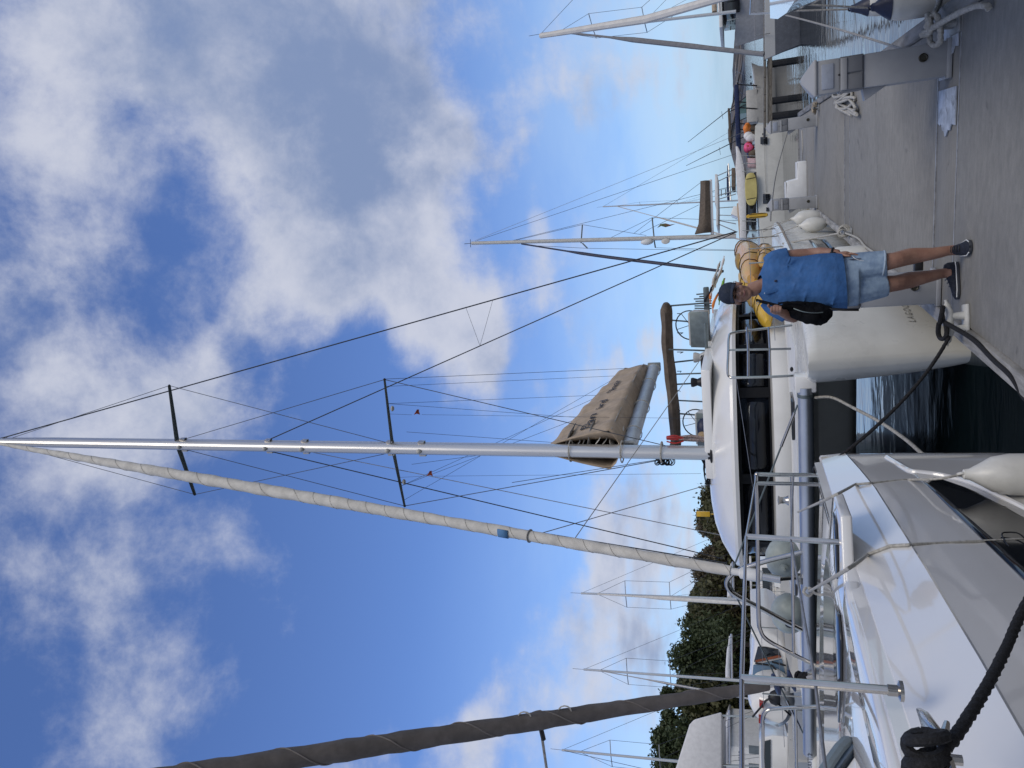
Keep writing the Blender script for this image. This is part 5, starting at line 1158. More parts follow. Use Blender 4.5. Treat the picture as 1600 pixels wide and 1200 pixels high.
MB().prism([V(mq.x - 4.2, Ym - 1.1, 3.5), V(mq.x - 7.4, Ym - 1.1, 3.45), V(mq.x - 7.4, Ym - 1.1, 3.65), V(mq.x - 4.2, Ym - 1.1, 3.7)], (0, 2.2, 0)).build('canopy', tan_d, mbt, bevel=.05)
for (z_, o_) in ((.95, 0), (1.3, .6)):
    MB().tube([V(mq.x - 1.6 - o_, Ym - .82, 1.6), V(mq.x - 1.6 - o_ + .01, Ym - .95, 1.6)], .09, 8).build('porthole', glass_dark, mbt)
for k, dx in enumerate((1.2, 2.2, 3.2)): MB().tube([V(mq.x - .2 - dx * .9, Ym - .7, 2.1), V(mq.x + .3 - dx * .9, Ym - .7, 2.9)], .02, 5).build('bow_rail_post', steel, mbt)
MB().tube([V(mq.x + .1, Ym - .5, 2.9), V(mq.x - 3, Ym - .8, 2.85)], .02, 5).build('bow_rail', steel, mbt)
# blue-covered boats between
for (yy, Y, m_, lab) in ((165, 60, grey_c, 'low boat under a blue cover in front of the hill'), (190, 64, tan_d, 'dark workboat under a blue canopy right of the far catamaran bow')):
    p = P(1176, yy, Y); t = thing('cabin_cruiser', V(p.x, Y, 0), lab, 'motorboat'); bhull(V(p.x + 3, Y, 0), V(-7, .5, 0), 2.4, 1.3, 'hull', grey_c, par=t)
    MB().box(V(p.x - .6, Y, 2.75), (2.0, 1.0, .16)).build('canopy', blue_c, t, bevel=.08)
    for dx in (-2.2, -.6, 1.1): MB().tube([V(p.x + dx, Y - .9, 1.3), V(p.x + dx + .3, Y - .9, 2.7)], .05, 5).build('canopy_post', blk, t)
    MB().box(V(p.x - .3, Y - .6, 1.7), (1.2, .3, .4)).build('cabin', m_, t, bevel=.08)
# light grey ferry-like boat near the grey monohull
Yk = 56; q = P(1166, 70, Yk); t = thing('motor_yacht', V(q.x + 5, Yk, 0), 'pale grey motor yacht with dark deck openings above the grey hull', 'yacht')
bhull(V(q.x, Yk, 0), V(12, .5, 0), 4.0, 2.25, 'hull', mat('pale_grey_paint', (.40, .41, .43), .35), par=t, sheer=.5)
MB().box(V(q.x + 6.5, Yk + .2, 2.9), (4.6, 1.5, .55)).build('cabin', glass_dark, t, bevel=.05); MB().box(V(q.x + 6.2, Yk + .2, 3.6), (5.4, 1.8, .12)).build('roof', white_p, t, bevel=.04)
for dx in (1.2, 2.6, 4.0): MB().tube([V(q.x + dx, Yk - 1.6, 2.4), V(q.x + dx, Yk - 1.6, 3.2)], .035, 5).build('rail_post', steel, t)
# white yacht on the pier's right side with big fenders
rbq = Q(1272, 16, 0); 
ry = thing('yacht', P(1203, 17, 7.5) * 1.0 - ZX * P(1203, 17, 7.5).z - AX * 4 + SX * 1.2, 'glossy white yacht moored along the right side of the pier', 'yacht')
b0 = P(1206, 19, 12.6)
b0 = P(1203, 17, 7.5); bhull(V(b0.x + .15, b0.y, 0), -AX * 9 + SX * 2.6, 3.2, b0.z - .2, 'hull', gel_fg, par=ry, sheer=.2, flare=.96, rake=1.7)
MB().tube([P(1172, 22, 12.8), P(1206, 20, 12.7)], .014, 6).build('pulpit_post', steel, ry); MB().tube([P(1172, 22, 12.8), P(1174, -20, 11.5)], .012, 6).build('pulpit_rail', steel, ry)
MB().tube([P(1150, -10, 12), P(1010, 30, 13.4), P(845, 56, 15)], [.06, .07, .05], 8).build('furled_jib', sail_w, ry)
for (x, y, Y, r_, L, lab) in ((1329, 14, 8.6, .11, .7, 'white fender with navy cap at the photo border, farther one'), (1361, 12, 7.9, .155, .95, 'large white fender with navy cap at the photo border, nearer one')):
    c = P(x, y, Y); fender(c, V(0, 0, -1), r_, L, fend, lab, navy); rope('fender_line', [P(1206, 18 if x < 1340 else 4, Y + .1), c + V(0, 0, .02)], .010, rope_g, 'grey line above the ' + ('farther' if x < 1340 else 'nearer') + ' navy-capped fender')
# ------------------------------------------------------------------ pier furniture
def pedestal(l, w_, label, lean=0.0, h=1.06):
    base = LW(l, w_, DOCK); t = thing('service_pedestal', base, label, 'pedestal', 'grey power posts along the pier')
    ax = (SX, AX, (ZX + SX * lean).normalized()); up = ax[2]
    def sec(z, a, b): return [base + up * z + SX * (a * i) + AX * (b * j) for i, j in ((-1, -1), (1, -1), (1, 1), (-1, 1))]
    MB().rings([sec(.0, .145, .14), sec(.035, .145, .14)]).build('base_flange', ped_m, t, bevel=.006)
    MB().rings([sec(.03, .128, .125), sec(.62, .126, .122)]).build('post', ped_m, t, bevel=.012)
    MB().rings([sec(.62, .130, .126), sec(.625, .131, .127), sec(.79, .131, .127), sec(.795, .130, .126)]).build('socket_band', ped_d, t, bevel=.006)
    MB().rings([sec(.795, .127, .123), sec(.97, .128, .124)]).build('head', ped_m, t, bevel=.01)
    MB().rings([sec(.965, .139, .136), sec(.985, .139, .136), sec(h + .02, .02, .02)]).build('cap', ped_m, t, bevel=.006)
    fr_ = base - AX * .126
    for dx in (-.064, .064): MB().box(fr_ + up * .705 + SX * dx - AX * .004, (.058, .008, .075), ax).build('socket_door', ped_d, t, bevel=.006)
    MB().box(fr_ + up * .765 - AX * .010, (.12, .012, .022), ax).build('door_hood', ped_m, t, bevel=.005)
    MB().box(fr_ + up * .885 - AX * .0, (.095, .006, .045), ax).build('meter_panel', mat('meter_panel_grey', (.33, .36, .42), .3), t, bevel=.004)
    MB().ball(fr_ + up * .80, (.008, .008, .008), 6).build('screw', blk, t)
    MB().lathe(fr_ + up * .20 + SX * .03 + AX * .004, -AX, [(.033, 0), (.033, .012), (.026, .018), (.02, .012), (.0, .012)], 16).build('water_tap', mat('brass_grime', (.06, .055, .04), .5, .5), t)
    for i in (-1, 1): MB().lathe(base + SX * .132 * i - AX * .115 + ZX * .03, ZX, [(.012, 0), (.012, .012), (0, .014)], 6).build('bolt', galv, t)
    if 'man' not in label: MB().prism([base - SX * .126 + up * .62 - AX * .05, base - SX * .126 + up * .44 - AX * .05, base - SX * .22 + up * .60 - AX * .05], AX * .12).build('hose_bracket', ped_m, t, bevel=.006)
    return t
b1 = toLW(Q(1488, 108, DOCK)); pedestal(b1[0] + .14, b1[1] + .085, 'nearest grey service post beside the worn white plate on the right', -.015)
b2_ = toLW(Q(1277, 187, DOCK)); pedestal(b2_[0], b2_[1], 'distant grey service post on the right edge of the pier', -.05)
b3 = toLW(Q(1277, 315, DOCK)); pedestal(b3[0], b3[1], 'distant grey service post next to the white dock steps', .02)
b4 = toLW(Q(1470, 455, DOCK)); pedestal(b4[0] + .12, b4[1] + .02, 'grey service post mostly hidden behind the man\'s leg', .0)
# white two-step mounting block
st_ = toLW(Q(1261, 283, DOCK)); sp_ = thing('dock_steps', LW(st_[0], st_[1], DOCK), 'white two-tread dock steps beside the distant post', 'steps')
sl, sw = st_
MB().prism([LW(sl, sw + .52, DOCK), LW(sl, sw + .52, DOCK + .22), LW(sl, sw + .08, DOCK + .24), LW(sl, sw + .04, DOCK + .50), LW(sl, sw - .45, DOCK + .52), LW(sl, sw - .45, DOCK)], AX * .6).build('shell', white_p, sp_, bevel=.02)
MB().box(LW(sl + .3, sw + .3, DOCK + .24), (.2, .27, .012), (SX, AX, ZX)).build('tread', gel_deck, sp_, bevel=.004); MB().box(LW(sl + .3, sw - .2, DOCK + .527), (.22, .27, .012), (SX, AX, ZX)).build('tread', gel_deck, sp_, bevel=.004)
# horn cleats
def cleat(p, d, size, m_, label):
    l_, w_ = toLW(p); t = thing('mooring_cleat', V(p.x, p.y, DOCK), label, 'cleat', 'cleats on the pier edge'); p = V(p.x, p.y, DOCK); d = d.normalized(); sd = Vector((d.y, -d.x, 0))
    MB().box(p + ZX * .012, (size * .55, size * .30, .012), (d, sd, ZX)).build('base_plate', m_, t, bevel=.01)
    for s in (-1, 1): MB().tube([p + d * size * .2 * s + ZX * .02, p + d * size * .2 * s + ZX * (.36 * size + .02)], [size * .13, size * .10], 12).build('post', m_, t)
    MB().tube(smooth_path([p + d * size * k + ZX * (z * size + .03) for k, z in ((-.72, .47), (-.5, .42), (-.2, .37), (.2, .37), (.5, .42), (.72, .47))], 4), [size * .05, size * .10, size * .12, size * .12, size * .12, size * .10, size * .05], 10).build('horn', m_, t)
    return t
cA = Q(1512, 503, DOCK); cleat(cA, SX * .9 + AX * .2, .24, cleat_w, 'worn white cleat holding the black mooring line')
cB = Q(1496, 36, DOCK); cleat(cB, AX, .25, galv, 'grey iron cleat with white rope beside the nearest post')
cC = Q(1331, 362, DOCK); cleat(cC, AX, .22, galv, 'grey cleat with white rope right of the man')
cD = Q(1280, 168, DOCK); cleat(cD, AX, .22, galv, 'small grey cleat at the far right pier edge')
cE = Q(1446, 79, DOCK) ; cleat(cE, AX, .16, galv, 'small grey cleat behind the nearest post')
# black mooring line: near catamaran bow - white cleat - along the pier edge
f1 = f0 + V(.02, -.02, -.02)
def sagpts(a, b, sag, n=8): return wiggle(a, b, sag, n)
cz = cA + ZX * .13
rope('mooring_line', sagpts(f1, cz + V(-.10, -.04, .0), .10), .013, rope_b, 'black mooring line from the near bow to the white cleat', True)
wr = MB(); d_ = (SX * .9 + AX * .2).normalized(); s_v = Vector((d_.y, -d_.x, 0))
lp = []
for i in range(46):
    a = i / 45 * 4 * math.pi; lp.append(cz + d_ * (.12 * math.sin(a)) + s_v * (.055 * math.sin(2 * a)) + ZX * (.03 + .012 * (i / 45) + .02 * math.cos(a)))
wr.tube(lp, .015, 8)
pe = [cz + V(0, -.02, .02), Q(1520, 530, DOCK + .05), Q(1552, 562, DOCK + .035), Q(1580, 588, DOCK + .03), Q(1604, 625, DOCK + .0), Q(1640, 655, DOCK - .1)]
wr.tube(smooth_path(pe, 8), .017, 8); tag(wr.build('mooring_line', rope_b), 'black rope wound on the white cleat and trailing along the pier edge', 'rope')
# heavy black warp across the near hull
kk = Q(1442, 1182, FZ + .09)
rope('mooring_warp', [kk, P(1480, 1165, kk.y + .10), P(1502, 1137, kk.y + .22), P(1535, 1085, kk.y + .45), P(1568, 1022, kk.y + .72), P(1603, 945, kk.y + 1.05), P(1660, 850, kk.y + 1.4)], .017, rope_b, 'thick black warp crossing the glossy near hull', True)
mb = MB()
for i in range(5):
    c = kk + V(.03 * i - .07, .02 * (i % 2), -.01); mb.torus(c, V(.9, .3 * (-1) ** i, .2), .045, .016, 16, 7)
laid_rope(mb, [kk + V(-.04, .0, .02), kk + V(-.02, -.12, .01), kk + V(.02, -.3, -.04), kk + V(.05, -.6, -.1)], .016)
tag(mb.build('cleated_warp', rope_b), 'black rope bundle wound on the near catamaran cleat', 'rope')
ct_ = thing('deck_cleat', kk - ZX * .08, 'polished deck cleat under the black rope bundle', 'cleat'); MB().tube([kk - ZX * .085 + AX * -.14, kk - ZX * .055 + AX * -.05, kk - ZX * .055 + AX * .05, kk - ZX * .085 + AX * .14], [.008, .016, .016, .008], 8).build('horn', steel, ct_); MB().tube([kk - ZX * .09, kk - ZX * .055], .014, 8).build('post', steel, ct_)
# white bridle rope hanging from the beam end towards the near boat
bx = C(-.05, 2.40, ZB - .1)
rope('bridle_rope', [bx, P(1300, 621, 9.5), P(1333, 637, 9.0), P(1376, 660, 8.3), P(1413, 685, 7.6), P(1441, 709, 7.0), P(1475, 738, 6.7)], .016, mat('dirty_white_rope', (.40, .38, .33), .9, var=.3, scale=40), 'dirty white laid rope drooping between the two catamarans', True)
# white line made fast on the grey cleat at right of the man
ch = C(6.3, 3.5, ZD); lc = cC + ZX * .12
rope('mooring_line', [ch, ch.lerp(lc, .5) - ZX * .05, lc], .014, rope_w, 'white line from the catamaran to the cleat right of the man', True)
mb = MB()
for i in range(5): mb.torus(lc + V(random.uniform(-.02, .02), random.uniform(-.02, .02), .01 * i - .02), V(random.uniform(-.6, .6), 1, random.uniform(-.5, .5)), .09 - .008 * i, .014, 18, 6)
mb.tube(smooth_path([lc, Q(1340, 372, DOCK + .03), Q(1352, 385, DOCK + .02), Q(1372, 400, DOCK + .02), Q(1400, 432, DOCK + .02)], 6), .014, 7); tag(mb.build('cleat_hitch', rope_w), 'white rope coils on the cleat right of the man, trailing to the edge', 'rope')
# heavy white rope at the right cleat
kb = cB + ZX * .15; mb = MB()
laid_rope(mb, [P(1440, -10, 7.6), P(1468, 0, 6.9), kb + V(.02, .02, .05), kb + V(.06, -.08, .02), kb + V(-.02, -.10, -.01), kb + V(-.12, 0, -.03), kb + V(-.08, .12, 0), kb + V(.05, .12, .02), kb + V(.10, .02, .04), kb + V(.02, -.08, .05), kb + V(-.05, -.03, .04), kb + V(.0, .10, .06), Q(1504, 17, DOCK + .10), Q(1535, 8, DOCK + .06), Q(1547, 14, DOCK + .02)], .021)
tag(mb.build('mooring_line', rope_w), 'thick white rope tied round the iron cleat at the right edge', 'rope')
# loose coil of white rope on the deck behind the nearest post
random.seed(9); pts = []
for i in range(34):
    t_ = i / 33; x = 1314 + 14 * math.sin(i * 1.15) + t_ * 12 + random.uniform(-3, 3); y = 138 + t_ * 40 + 9 * math.cos(i * 1.3) + random.uniform(-3, 3); pts.append(Q(x, y, DOCK + .02 + .02 * (i % 3)))
mb = MB(); laid_rope(mb, pts, .020); tag(mb.build('rope_heap', rope_w), 'loose heap of white rope on the pier behind the nearest post', 'rope')
mb = MB(); laid_rope(mb, [cD + V(.1 * math.sin(i * 1.4), .1 * math.cos(i * 1.9), .05 + .01 * i) for i in range(10)], .022); tag(mb.build('rope_heap', mat('tan_rope', (.36, .30, .22), .9)), 'tan rope bundle on the far right cleat', 'rope')
# mooring line of the right-hand yacht
rope('mooring_line', sagpts(P(1212, 20, 12.8), cE + ZX * .1, .04), .012, rope_g, 'grey mooring line from the right-hand yacht down to the pier')
# lines of the far catamaran to the pier
l_end = toLW(Q(1252, 240, DOCK))[0]
rope('mooring_line', [P(1235, 192, 40), P(1215, 262, 30), P(1206, 318, 21.5), P(1204, 345, 19.5)], .018, rope_g, 'slack grey line sloping behind the distant post')
rope('hose', [Q(1253, 204, DOCK + .012), Q(1254, 235, DOCK + .012), Q(1252, 268, DOCK + .012)], .02, rope_w, 'pale hose lying along the pier end')
# fenders between the big catamaran and the pier
for (l_, z_, r_, L, m_, lab) in ((9.9, 1.30, .15, .6, fend, 'white fender at the catamaran stern, below the distant post'), (9.1, 1.36, .17, .65, fend, 'white fender second from the catamaran stern'), (7.6, 1.3, .15, .55, fend, 'white fender by the cleat right of the man'), (2.2, 1.36, .19, .75, fend, 'fat white fender between hull lettering and the man\'s shorts')):
    c = on_hull(l_, z_ - .3) + SX * (r_ + .005) + ZX * .3; fender(c, V(0, 0, -1), r_, L, m_, lab)
    rope('fender_line', [c, C(l_, WC + interp(HB, l_) * .9, ZD + .3)], .008, rope_w, 'short line above the ' + lab)
bx_ = Q(1441, 418, DOCK); tt = thing('power_plug', bx_, 'small black plug box on the pier between the man\'s legs', 'plug'); MB().box(bx_ + ZX * .035, (.07, .045, .035), (SX, AX, ZX)).build('shell', blk, tt, bevel=.012); MB().tube([bx_ + ZX * .03 + SX * .06, bx_ + SX * .14 + ZX * .012], .012, 6).build('cable', blk, tt)
# ------------------------------------------------------------------ man standing on the pier
YP = 6.42
def J(x, y, dy=0.0): return P(x, y, YP + dy)
def fused(mb, name, m_, parent, voxel, it=3, smooth_f=.5, cut=None):
    """melt overlapping volumes into one continuous skin"""
    me = bpy.data.meshes.new('tmp'); me.from_pydata([tuple(q) for q in mb.v], [], mb.f)
    bm = bmesh.new(); bm.from_mesh(me); bmesh.ops.recalc_face_normals(bm, faces=bm.faces); bm.to_mesh(me); bm.free()
    ob = bpy.data.objects.new('tmp', me); COL.objects.link(ob)
    rm = ob.modifiers.new('r', 'REMESH'); rm.mode = 'VOXEL'; rm.voxel_size = voxel
    sm = ob.modifiers.new('s', 'SMOOTH'); sm.iterations = it; sm.factor = smooth_f
    dg = bpy.context.evaluated_depsgraph_get(); dg.update(); r = bpy.data.meshes.new_from_object(ob.evaluated_get(dg)); bpy.data.objects.remove(ob)
    o0 = wpos(parent)
    if cut:
        bm = bmesh.new(); bm.from_mesh(r)
        for co, no in cut: bmesh.ops.bisect_plane(bm, geom=bm.verts[:] + bm.edges[:] + bm.faces[:], plane_co=co, plane_no=no, clear_outer=True)
        bm.to_mesh(r); bm.free()
    for v_ in r.vertices: v_.co -= o0
    for p_ in r.polygons: p_.use_smooth = True
    r.materials.clear(); r.materials.append(m_); r.name = name
    o = bpy.data.objects.new(name, r); COL.objects.link(o); o.parent = parent
    return o
def ering(c, rx, ry, n=18, pw=.9): return [c + V(rx * math.copysign(abs(math.cos(a)) ** pw, math.cos(a)), ry * math.copysign(abs(math.sin(a)) ** pw, math.sin(a)), 0) for a in [2 * math.pi * j / n for j in range(n)]]
gL = Q(1519, 384, DOCK); gR0, gR1 = Q(1497, 422, DOCK), Q(1498, 466, DOCK)
man = thing('person', V(.83, 6.4, DOCK), 'man in blue polo shirt, denim shorts and dark cap holding a black backpack', 'person')
PX = .00555
aL, aR = V(gL.x + .005, gL.y + .20, DOCK + .11), V(gR0.x - .02, gR0.y - .02, DOCK + .11)
kL, kR = J(1397, 407, -.06), J(1397, 443, .03)
sk = MB()
# legs
def limb(mb, pts, rr, n=14): mb.tube(smooth_path(pts, 4), [interp(list(zip([k / (len(rr) - 1) for k in range(len(rr))], rr)), i / (4 * (len(pts) - 1))) for i in range(4 * (len(pts) - 1) + 1)], n)
cL = kL.lerp(aL, .33) + V(.012, .03, 0); cR = kR.lerp(aR, .33) + V(.004, .035, 0)
limb(sk, [J(1330, 420), J(1365, 413, -.03), kL, cL, kL.lerp(aL, .7) + V(0, .01, 0), aL, aL - ZX * .06], [.085, .075, .060, .063, .046, .037, .038])
limb(sk, [J(1330, 455), J(1365, 446, .02), kR, cR, kR.lerp(aR, .7) + V(0, .01, 0), aR, aR - ZX * .06], [.085, .077, .061, .064, .047, .038, .038])
for kn in (kL, kR): sk.ball(kn + V(0, -.022, .01), (.042, .04, .05), 10)
# trunk
sk.rings([ering(J(x, y), a, b) for x, y, a, b in ((1335, 438, .17, .12), (1300, 440, .19, .135), (1250, 441, .19, .13), (1215, 441, .185, .11), (1200, 442, .13, .08), (1192, 446, .065, .06))])
limb(sk, [J(1205, 444, .02), J(1188, 448, .0), J(1172, 454, -.01)], [.075, .060, .056], 14)
# arms
limb(sk, [J(1208, 410), J(1232, 401, .01), J(1262, 397, .03), J(1282, 395, .01), J(1301, 395, -.03), J(1311, 396, -.04)], [.062, .052, .044, .044, .032, .028])
eR = J(1240, 495, .0); wR = J(1222, 489, -.20)
limb(sk, [J(1206, 472), J(1226, 489, .02), eR, eR.lerp(wR, .5) + V(0, 0, -.005), wR], [.062, .054, .047, .044, .030])
# hanging hand
def finger(mb, pts, r): limb(mb, pts, [r, r * .98, r * .8], 8)
hb = J(1316, 397, -.045)
sk.ball(hb + V(-.004, 0, -.012), (.026, .042, .050), 12)
for k, (dy, ln) in enumerate(((-.034, .070), (-.012, .082), (.011, .078), (.032, .062))):
    b_ = hb + V(-.004, dy, -.05); finger(sk, [b_, b_ + V(-.010, -.004, -ln * .5), b_ + V(-.030, -.004, -ln)], .0098)
finger(sk, [hb + V(-.012, -.034, .005), hb + V(-.022, -.058, -.025), hb + V(-.028, -.062, -.055)], .0105)
# gripping hand on the strap
hg = J(1212, 483, -.245)
sk.ball(hg + V(-.004, .012, -.004), (.040, .026, .044), 12, (V(1, 0, 0), V(0, 1, 0), V(0, 0, 1)))
sk.tube([wR, hg], [.03, .03], 10)
for k, (dz, ln) in enumerate(((.034, .05), (.012, .056), (-.011, .054), (-.032, .046))):
    b_ = hg + V(-.022, -.012, dz); finger(sk, [b_, b_ + V(.012, -.030, -.002), b_ + V(.012 + ln * .6, -.026, -.004)], .0105)
finger(sk, [hg + V(.010, .012, .034), hg + V(.026, -.012, .052), hg + V(.034, -.034, .050)], .0108)
# head
hc = J(1152, 458.5, -.01); hu = (J(1122, 459.5) - J(1172, 460.5)).normalized(); hf = V(-.10, -1, -.03); hf = (hf - hu * hf.dot(hu)).normalized(); hs = hu.cross(hf).normalized()
def hp(a, b, c): return hc + hs * a + hf * b + hu * c
HX = (hs, hf, hu)
sk.ball(hp(0, -.012, .030), (.080, .098, .098), 20, HX); sk.ball(hp(0, .030, -.035), (.066, .064, .082), 18, HX); sk.ball(hp(0, .048, -.088), (.036, .036, .030), 12, HX)
sk.ball(hp(0, .094, -.012), (.0155, .022, .030), 10, HX); sk.ball(hp(0, .106, -.028), (.017, .016, .013), 10, HX)
for s_ in (-1, 1):
    sk.ball(hp(.040 * s_, .064, -.028), (.030, .028, .028), 10, HX); sk.ball(hp(.030 * s_, .078, .034), (.030, .014, .012), 8, HX); sk.ball(hp(.079 * s_, -.010, -.006), (.013, .024, .036), 8, HX)
sk.ball(hp(0, .086, -.060), (.028, .014, .018), 10, HX)
fused(sk, 'body', skin, man, .0062, 2, .5)
for s_ in (-1, 1):
    MB().ball(hp(.031 * s_, .0845, .010), (.0165, .0075, .0062), 10, HX).build('eye', mat('eye_dark', (.03, .022, .018), .25), man)
    MB().tube(smooth_path([hp(.013 * s_, .098, .025), hp(.032 * s_, .097, .031), hp(.053 * s_, .082, .026)], 4), [.004, .0055, .003], 6).build('eyebrow', hairm, man)
    MB().ball(hp(.079 * s_, -.005, .042), (.008, .035, .035), 8, HX).build('hair_side', hairm, man)
MB().tube(smooth_path([hp(-.030, .093, -.050), hp(-.014, .1005, -.0565), hp(0, .1025, -.058), hp(.014, .1005, -.0565), hp(.030, .093, -.050)], 4), [.003, .0055, .006, .0055, .003], 8).build('lips', mat('lips', (.20, .075, .065), .5), man)
MB().tube(smooth_path([hp(-.022, .0965, -.0535), hp(0, .106, -.058), hp(.022, .0965, -.0535)], 4), .0026, 6).build('teeth', mat('teeth', (.5, .47, .42), .4), man)
MB().ball(hp(0, -.05, .0), (.074, .06, .085), 14, HX).build('hair', hairm, man)
# cap
cp = MB(); rs = []
for i in range(9):
    a = i / 8 * math.pi / 2; rr_ = math.cos(a) ** .75 if i < 8 else .03
    rs.append([hp(.090 * rr_ * math.cos(t), -.010 + .108 * rr_ * math.sin(t), .048 + .098 * math.sin(a)) for t in [2 * math.pi * j / 22 for j in range(22)]])
cp.rings(rs).build('cap', navy_cap, man, angle=60)
g = []
for k in (0, .35, .7, 1):
    g.append([hp(.084 * math.sin(t) * (1 - .06 * k), .090 * math.cos(t) + .004 + .072 * k * math.cos(t * .75), .052 - .020 * k - .024 * (math.sin(t) ** 2) * (.4 + .6 * k)) for t in [-1.15 + 2.3 * j / 14 for j in range(15)]])
MB().sheet(g).build('cap_brim', navy_cap, man, solid=.005)
MB().ball(hp(0, -.01, .147), .007, 8).build('cap_button', navy_cap, man)
# polo shirt
sh = MB()
def tr(x, y0, y1, d, dy=0): c = J(x, (y0 + y1) / 2, dy); return ering(c, (y1 - y0) / 2 * PX, d)
sh.rings([tr(1184, 436, 459, .066, .0), tr(1190, 424, 466, .088), tr(1196, 410, 476, .10), tr(1206, 402, 480, .118, .0), tr(1225, 404, 480, .130, -.01), tr(1250, 405, 480, .140, -.02), tr(1280, 401, 482, .158, -.03), tr(1303, 400, 481, .16, -.03), tr(1321, 401, 480, .152, -.02), tr(1326, 402, 479, .150, -.02)])
limb(sh, [J(1202, 414), J(1212, 406), J(1232, 401, .005)], [.075, .078, .074]); limb(sh, [J(1200, 468), J(1210, 479, .0), J(1231, 491, .01)], [.075, .078, .072])
random.seed(4)
for k in range(9):     # soft folds
    x = 1232 + k * 9; y = 410 + (k * 37) % 60; a = J(x, y, -.145 - .015 * (x - 1232) / 80); sh.tube(smooth_path([a + V(-.07, .02, .02), a, a + V(.07, .015, -.03)], 3), [.004, .012, .004], 6)
fused(sh, 'polo_shirt', polo, man, .0085, 4, .5, [(J(1318, 440), V(.06, 0, -1)), (J(1188, 449, -.06), V(.03, -.50, 1))])
col = MB(); g = []
for k in (0, 1):
    g.append([J(1187 + 5 * k, 448, -.0) + V((.066 + .016 * k) * math.sin(t), -.0 - (.066 + .022 * k) * math.cos(t), -.055 * max(0, math.cos(t)) - .012 * k) for t in [-2.9 + 5.8 * j / 26 for j in range(27)] if abs(t) > .30 or k >= 0])
for half in (0, 1):
    gg = [[r_[j] for j in (range(0, 12) if half == 0 else range(15, 27))] for r_ in g]; MB().sheet(gg).build('collar', polo, man, solid=.005)
MB().box(J(1206, 455, -.118), (.014, .004, .055), (V(.98, 0, .2), V(0, 1, 0), V(-.2, 0, .98))).build('placket', polo, man, bevel=.003)
MB().ball(J(1195, 458, -.112), .0055, 8).build('button', white_p, man)
MB().ball(J(1212, 439, -.133), (.010, .002, .012), 6).build('chest_emblem', navy, man)
# denim shorts
so = MB()
so.rings([ering(J(1308, 440), .195, .14), ering(J(1325, 439), .198, .142), ering(J(1340, 438), .195, .135)])
limb(so, [J(1322, 420), J(1345, 416, -.02), J(1386, 411, -.05)], [.115, .108, .094]); limb(so, [J(1322, 455), J(1345, 452, .01), J(1384, 444, .03)], [.115, .108, .096])
fused(so, 'denim_shorts', denim, man, .0085, 3, .5)
for c, ax in ((J(1380, 411.5, -.05), V(.10, 0, 1)), (J(1378, 444.5, .03), V(-.12, 0, 1))):
    MB().torus(c, ax, .091, .0085, 26, 6).build('hem', mat('pale_hem', (.34, .42, .50), .9, scale=20), man)
MB().ball(J(1336, 405, -.12), (.006, .004, .045), 8).build('pocket', mat('pocket_dark_denim', (.05, .06, .09), .9), man); MB().tube(smooth_path([J(1332, 400, -.11), J(1336, 404, -.125), J(1345, 407, -.125), J(1352, 408, -.12)], 4), .0022, 5).build('earphone_wire', white_p, man)  # pocket drawn in darker denim
# wristwatch
MB().torus(J(1301, 395, -.03), J(1311, 396, -.04) - J(1290, 395, -.01), .036, .008, 18, 6).build('watch_strap', blk, man); MB().box(J(1301, 397, -.068), (.016, .006, .02)).build('watch_face', blk, man, bevel=.004)
# shoes
def shoe(heel, toe):
    d = (toe - heel); d.z = 0; L = d.length; d.normalize(); sd = Vector((d.y, -d.x, 0)); b0 = V(heel.x, heel.y, DOCK)
    up_ = []; so_ = []
    for s, wd, h in ((-.02, .020, .075), (.03, .034, .098), (.14, .040, .105), (.28, .042, .100), (.42, .044, .082), (.58, .049, .066), (.74, .051, .055), (.88, .044, .046), (.97, .026, .034), (1.0, .010, .026)):
        c = b0 + d * (L * s); up_.append([c + sd * (wd * math.cos(a)) + ZX * (.018 + (h - .018) * max(0, math.sin(a)) ** .8) for a in [k * math.pi / 9 for k in range(10)]] + [c - sd * wd * .9 + ZX * .012, c + sd * wd * .9 + ZX * .012])
        wd2 = wd + .005; so_.append([c + sd * wd2 * i + ZX * z for i, z in ((-1, .002), (-1.02, .026), (1.02, .026), (1, .002))])
    a = MB().rings(up_).build('shoe', shoe_m, man, angle=60); MB().rings(so_).build('sole', mat('shoe_sole', (.05, .055, .065), .7), a, bevel=.004)
    MB().tube([b0 + d * (L * s) + sd * (w_ + .006) + ZX * .026 for s, w_ in ((-.02, .022), (.14, .04), (.42, .044), (.74, .051), (.95, .032))], .004, 5).build('sole_trim', white_p, a)
    MB().tube([b0 + d * (L * s) - sd * (w_ + .006) + ZX * .026 for s, w_ in ((-.02, .022), (.14, .04), (.42, .044), (.74, .051), (.95, .032))], .004, 5).build('sole_trim', white_p, a)
    for k in range(4): s = .34 + k * .09; MB().tube(smooth_path([b0 + d * (L * s) - sd * .026 + ZX * (.098 - k * .012), b0 + d * (L * (s + .03)) + ZX * (.106 - k * .013), b0 + d * (L * s) + sd * .026 + ZX * (.098 - k * .012)], 3), .0035, 5).build('lace', blk, a)
    return a
shoe(V(aL.x + .005, aL.y + .055, 0), V(gL.x - .01, gL.y - .03, 0)); shoe(V(aR.x + .075, aR.y + .01, 0), V(gR1.x - .01, gR1.y - .02, 0))
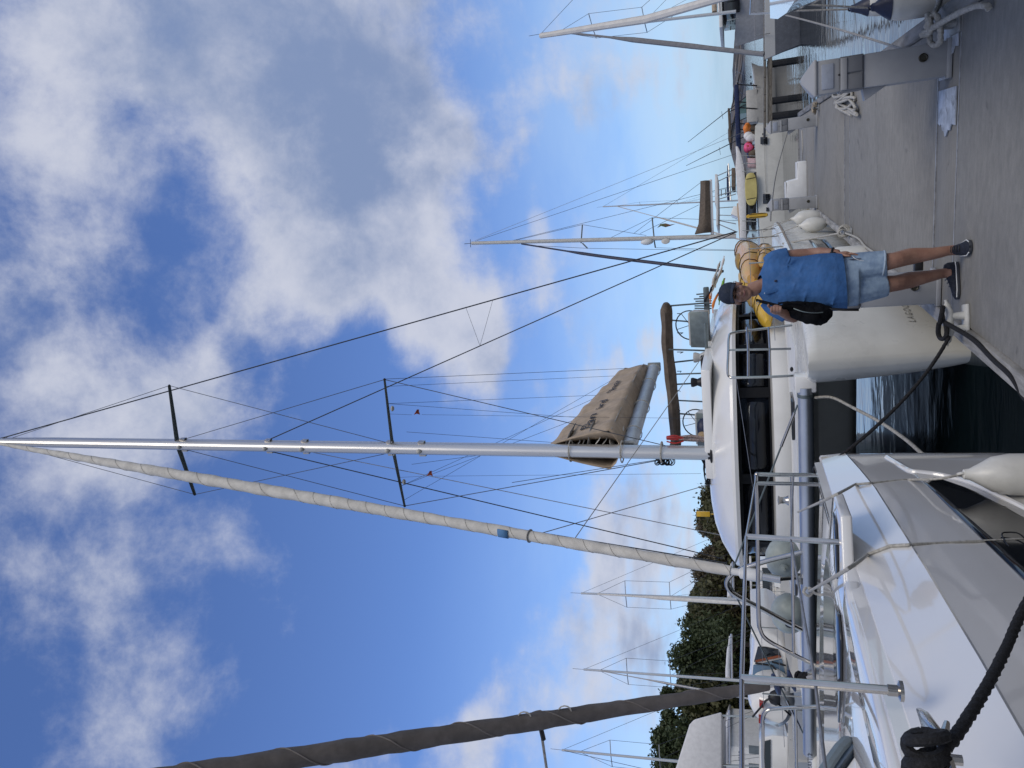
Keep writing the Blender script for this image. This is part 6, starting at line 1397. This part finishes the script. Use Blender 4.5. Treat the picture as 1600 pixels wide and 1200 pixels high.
# backpack held against his side (its own thing)
bp_ = thing('backpack', J(1300, 490, -.1), 'black backpack hanging from the man\'s bent arm', 'backpack')
bk = MB()
bk.rings([ering(J(x, y, -.13), a, b, 16) for x, y, a, b in ((1222, 481, .03, .03), (1232, 483, .06, .055), (1248, 486, .078, .075), (1266, 489, .085, .08), (1282, 491, .088, .08), (1293, 490, .06, .06), (1301, 487, .035, .035))])
for (x, y, r_) in ((1262, 500, .036), (1276, 503, .03), (1287, 500, .032), (1250, 496, .03), (1243, 484, .05), (1290, 488, .04), (1270, 482, .055)): bk.ball(J(x, y, -.16), (r_, r_ * .8, r_ * 1.1), 10)
fused(bk, 'bag', bag_m, bp_, .010, 2)
MB().tube(smooth_path([J(1240, 482, -.215), J(1255, 487, -.235), J(1272, 489, -.235), J(1286, 488, -.225)], 4), .004, 5).build('zip', steel_d, bp_)
MB().ball(J(1270, 494, -.205), (.042, .025, .06), 10).build('front_pocket', bag_m, bp_)
MB().sheet([[J(x, y - 2.2, dy) for x, y, dy in ((1182, 469, -.06), (1194, 472, -.13), (1206, 475, -.19), (1222, 479, -.20), (1240, 482, -.2))], [J(x, y + 2.6, dy) for x, y, dy in ((1182, 469, -.06), (1194, 472, -.13), (1206, 475, -.19), (1222, 479, -.20), (1240, 482, -.2))]]).build('shoulder_strap', bag_m, bp_, solid=.012)
MB().sheet([[J(x, y - 1.4, -.185 - .02 * k) for k, (x, y) in enumerate(((1216, 474), (1230, 472), (1245, 473), (1260, 475)))], [J(x, y + 1.4, -.185 - .02 * k) for k, (x, y) in enumerate(((1216, 474), (1230, 472), (1245, 473), (1260, 475)))]]).build('webbing', bag_m, bp_, solid=.005)
MB().sheet([[J(x, y - 2.0, -.17) for x, y in ((1286, 483), (1300, 483), (1320, 484), (1342, 484))], [J(x, y + 2.0, -.17) for x, y in ((1286, 483), (1300, 483), (1320, 484), (1342, 484))]]).build('loose_strap', blk, bp_, solid=.005)
MB().torus(J(1184, 473, -.09), V(.3, 1, 0), .012, .0025, 12, 5).build('strap_ring', steel, bp_)
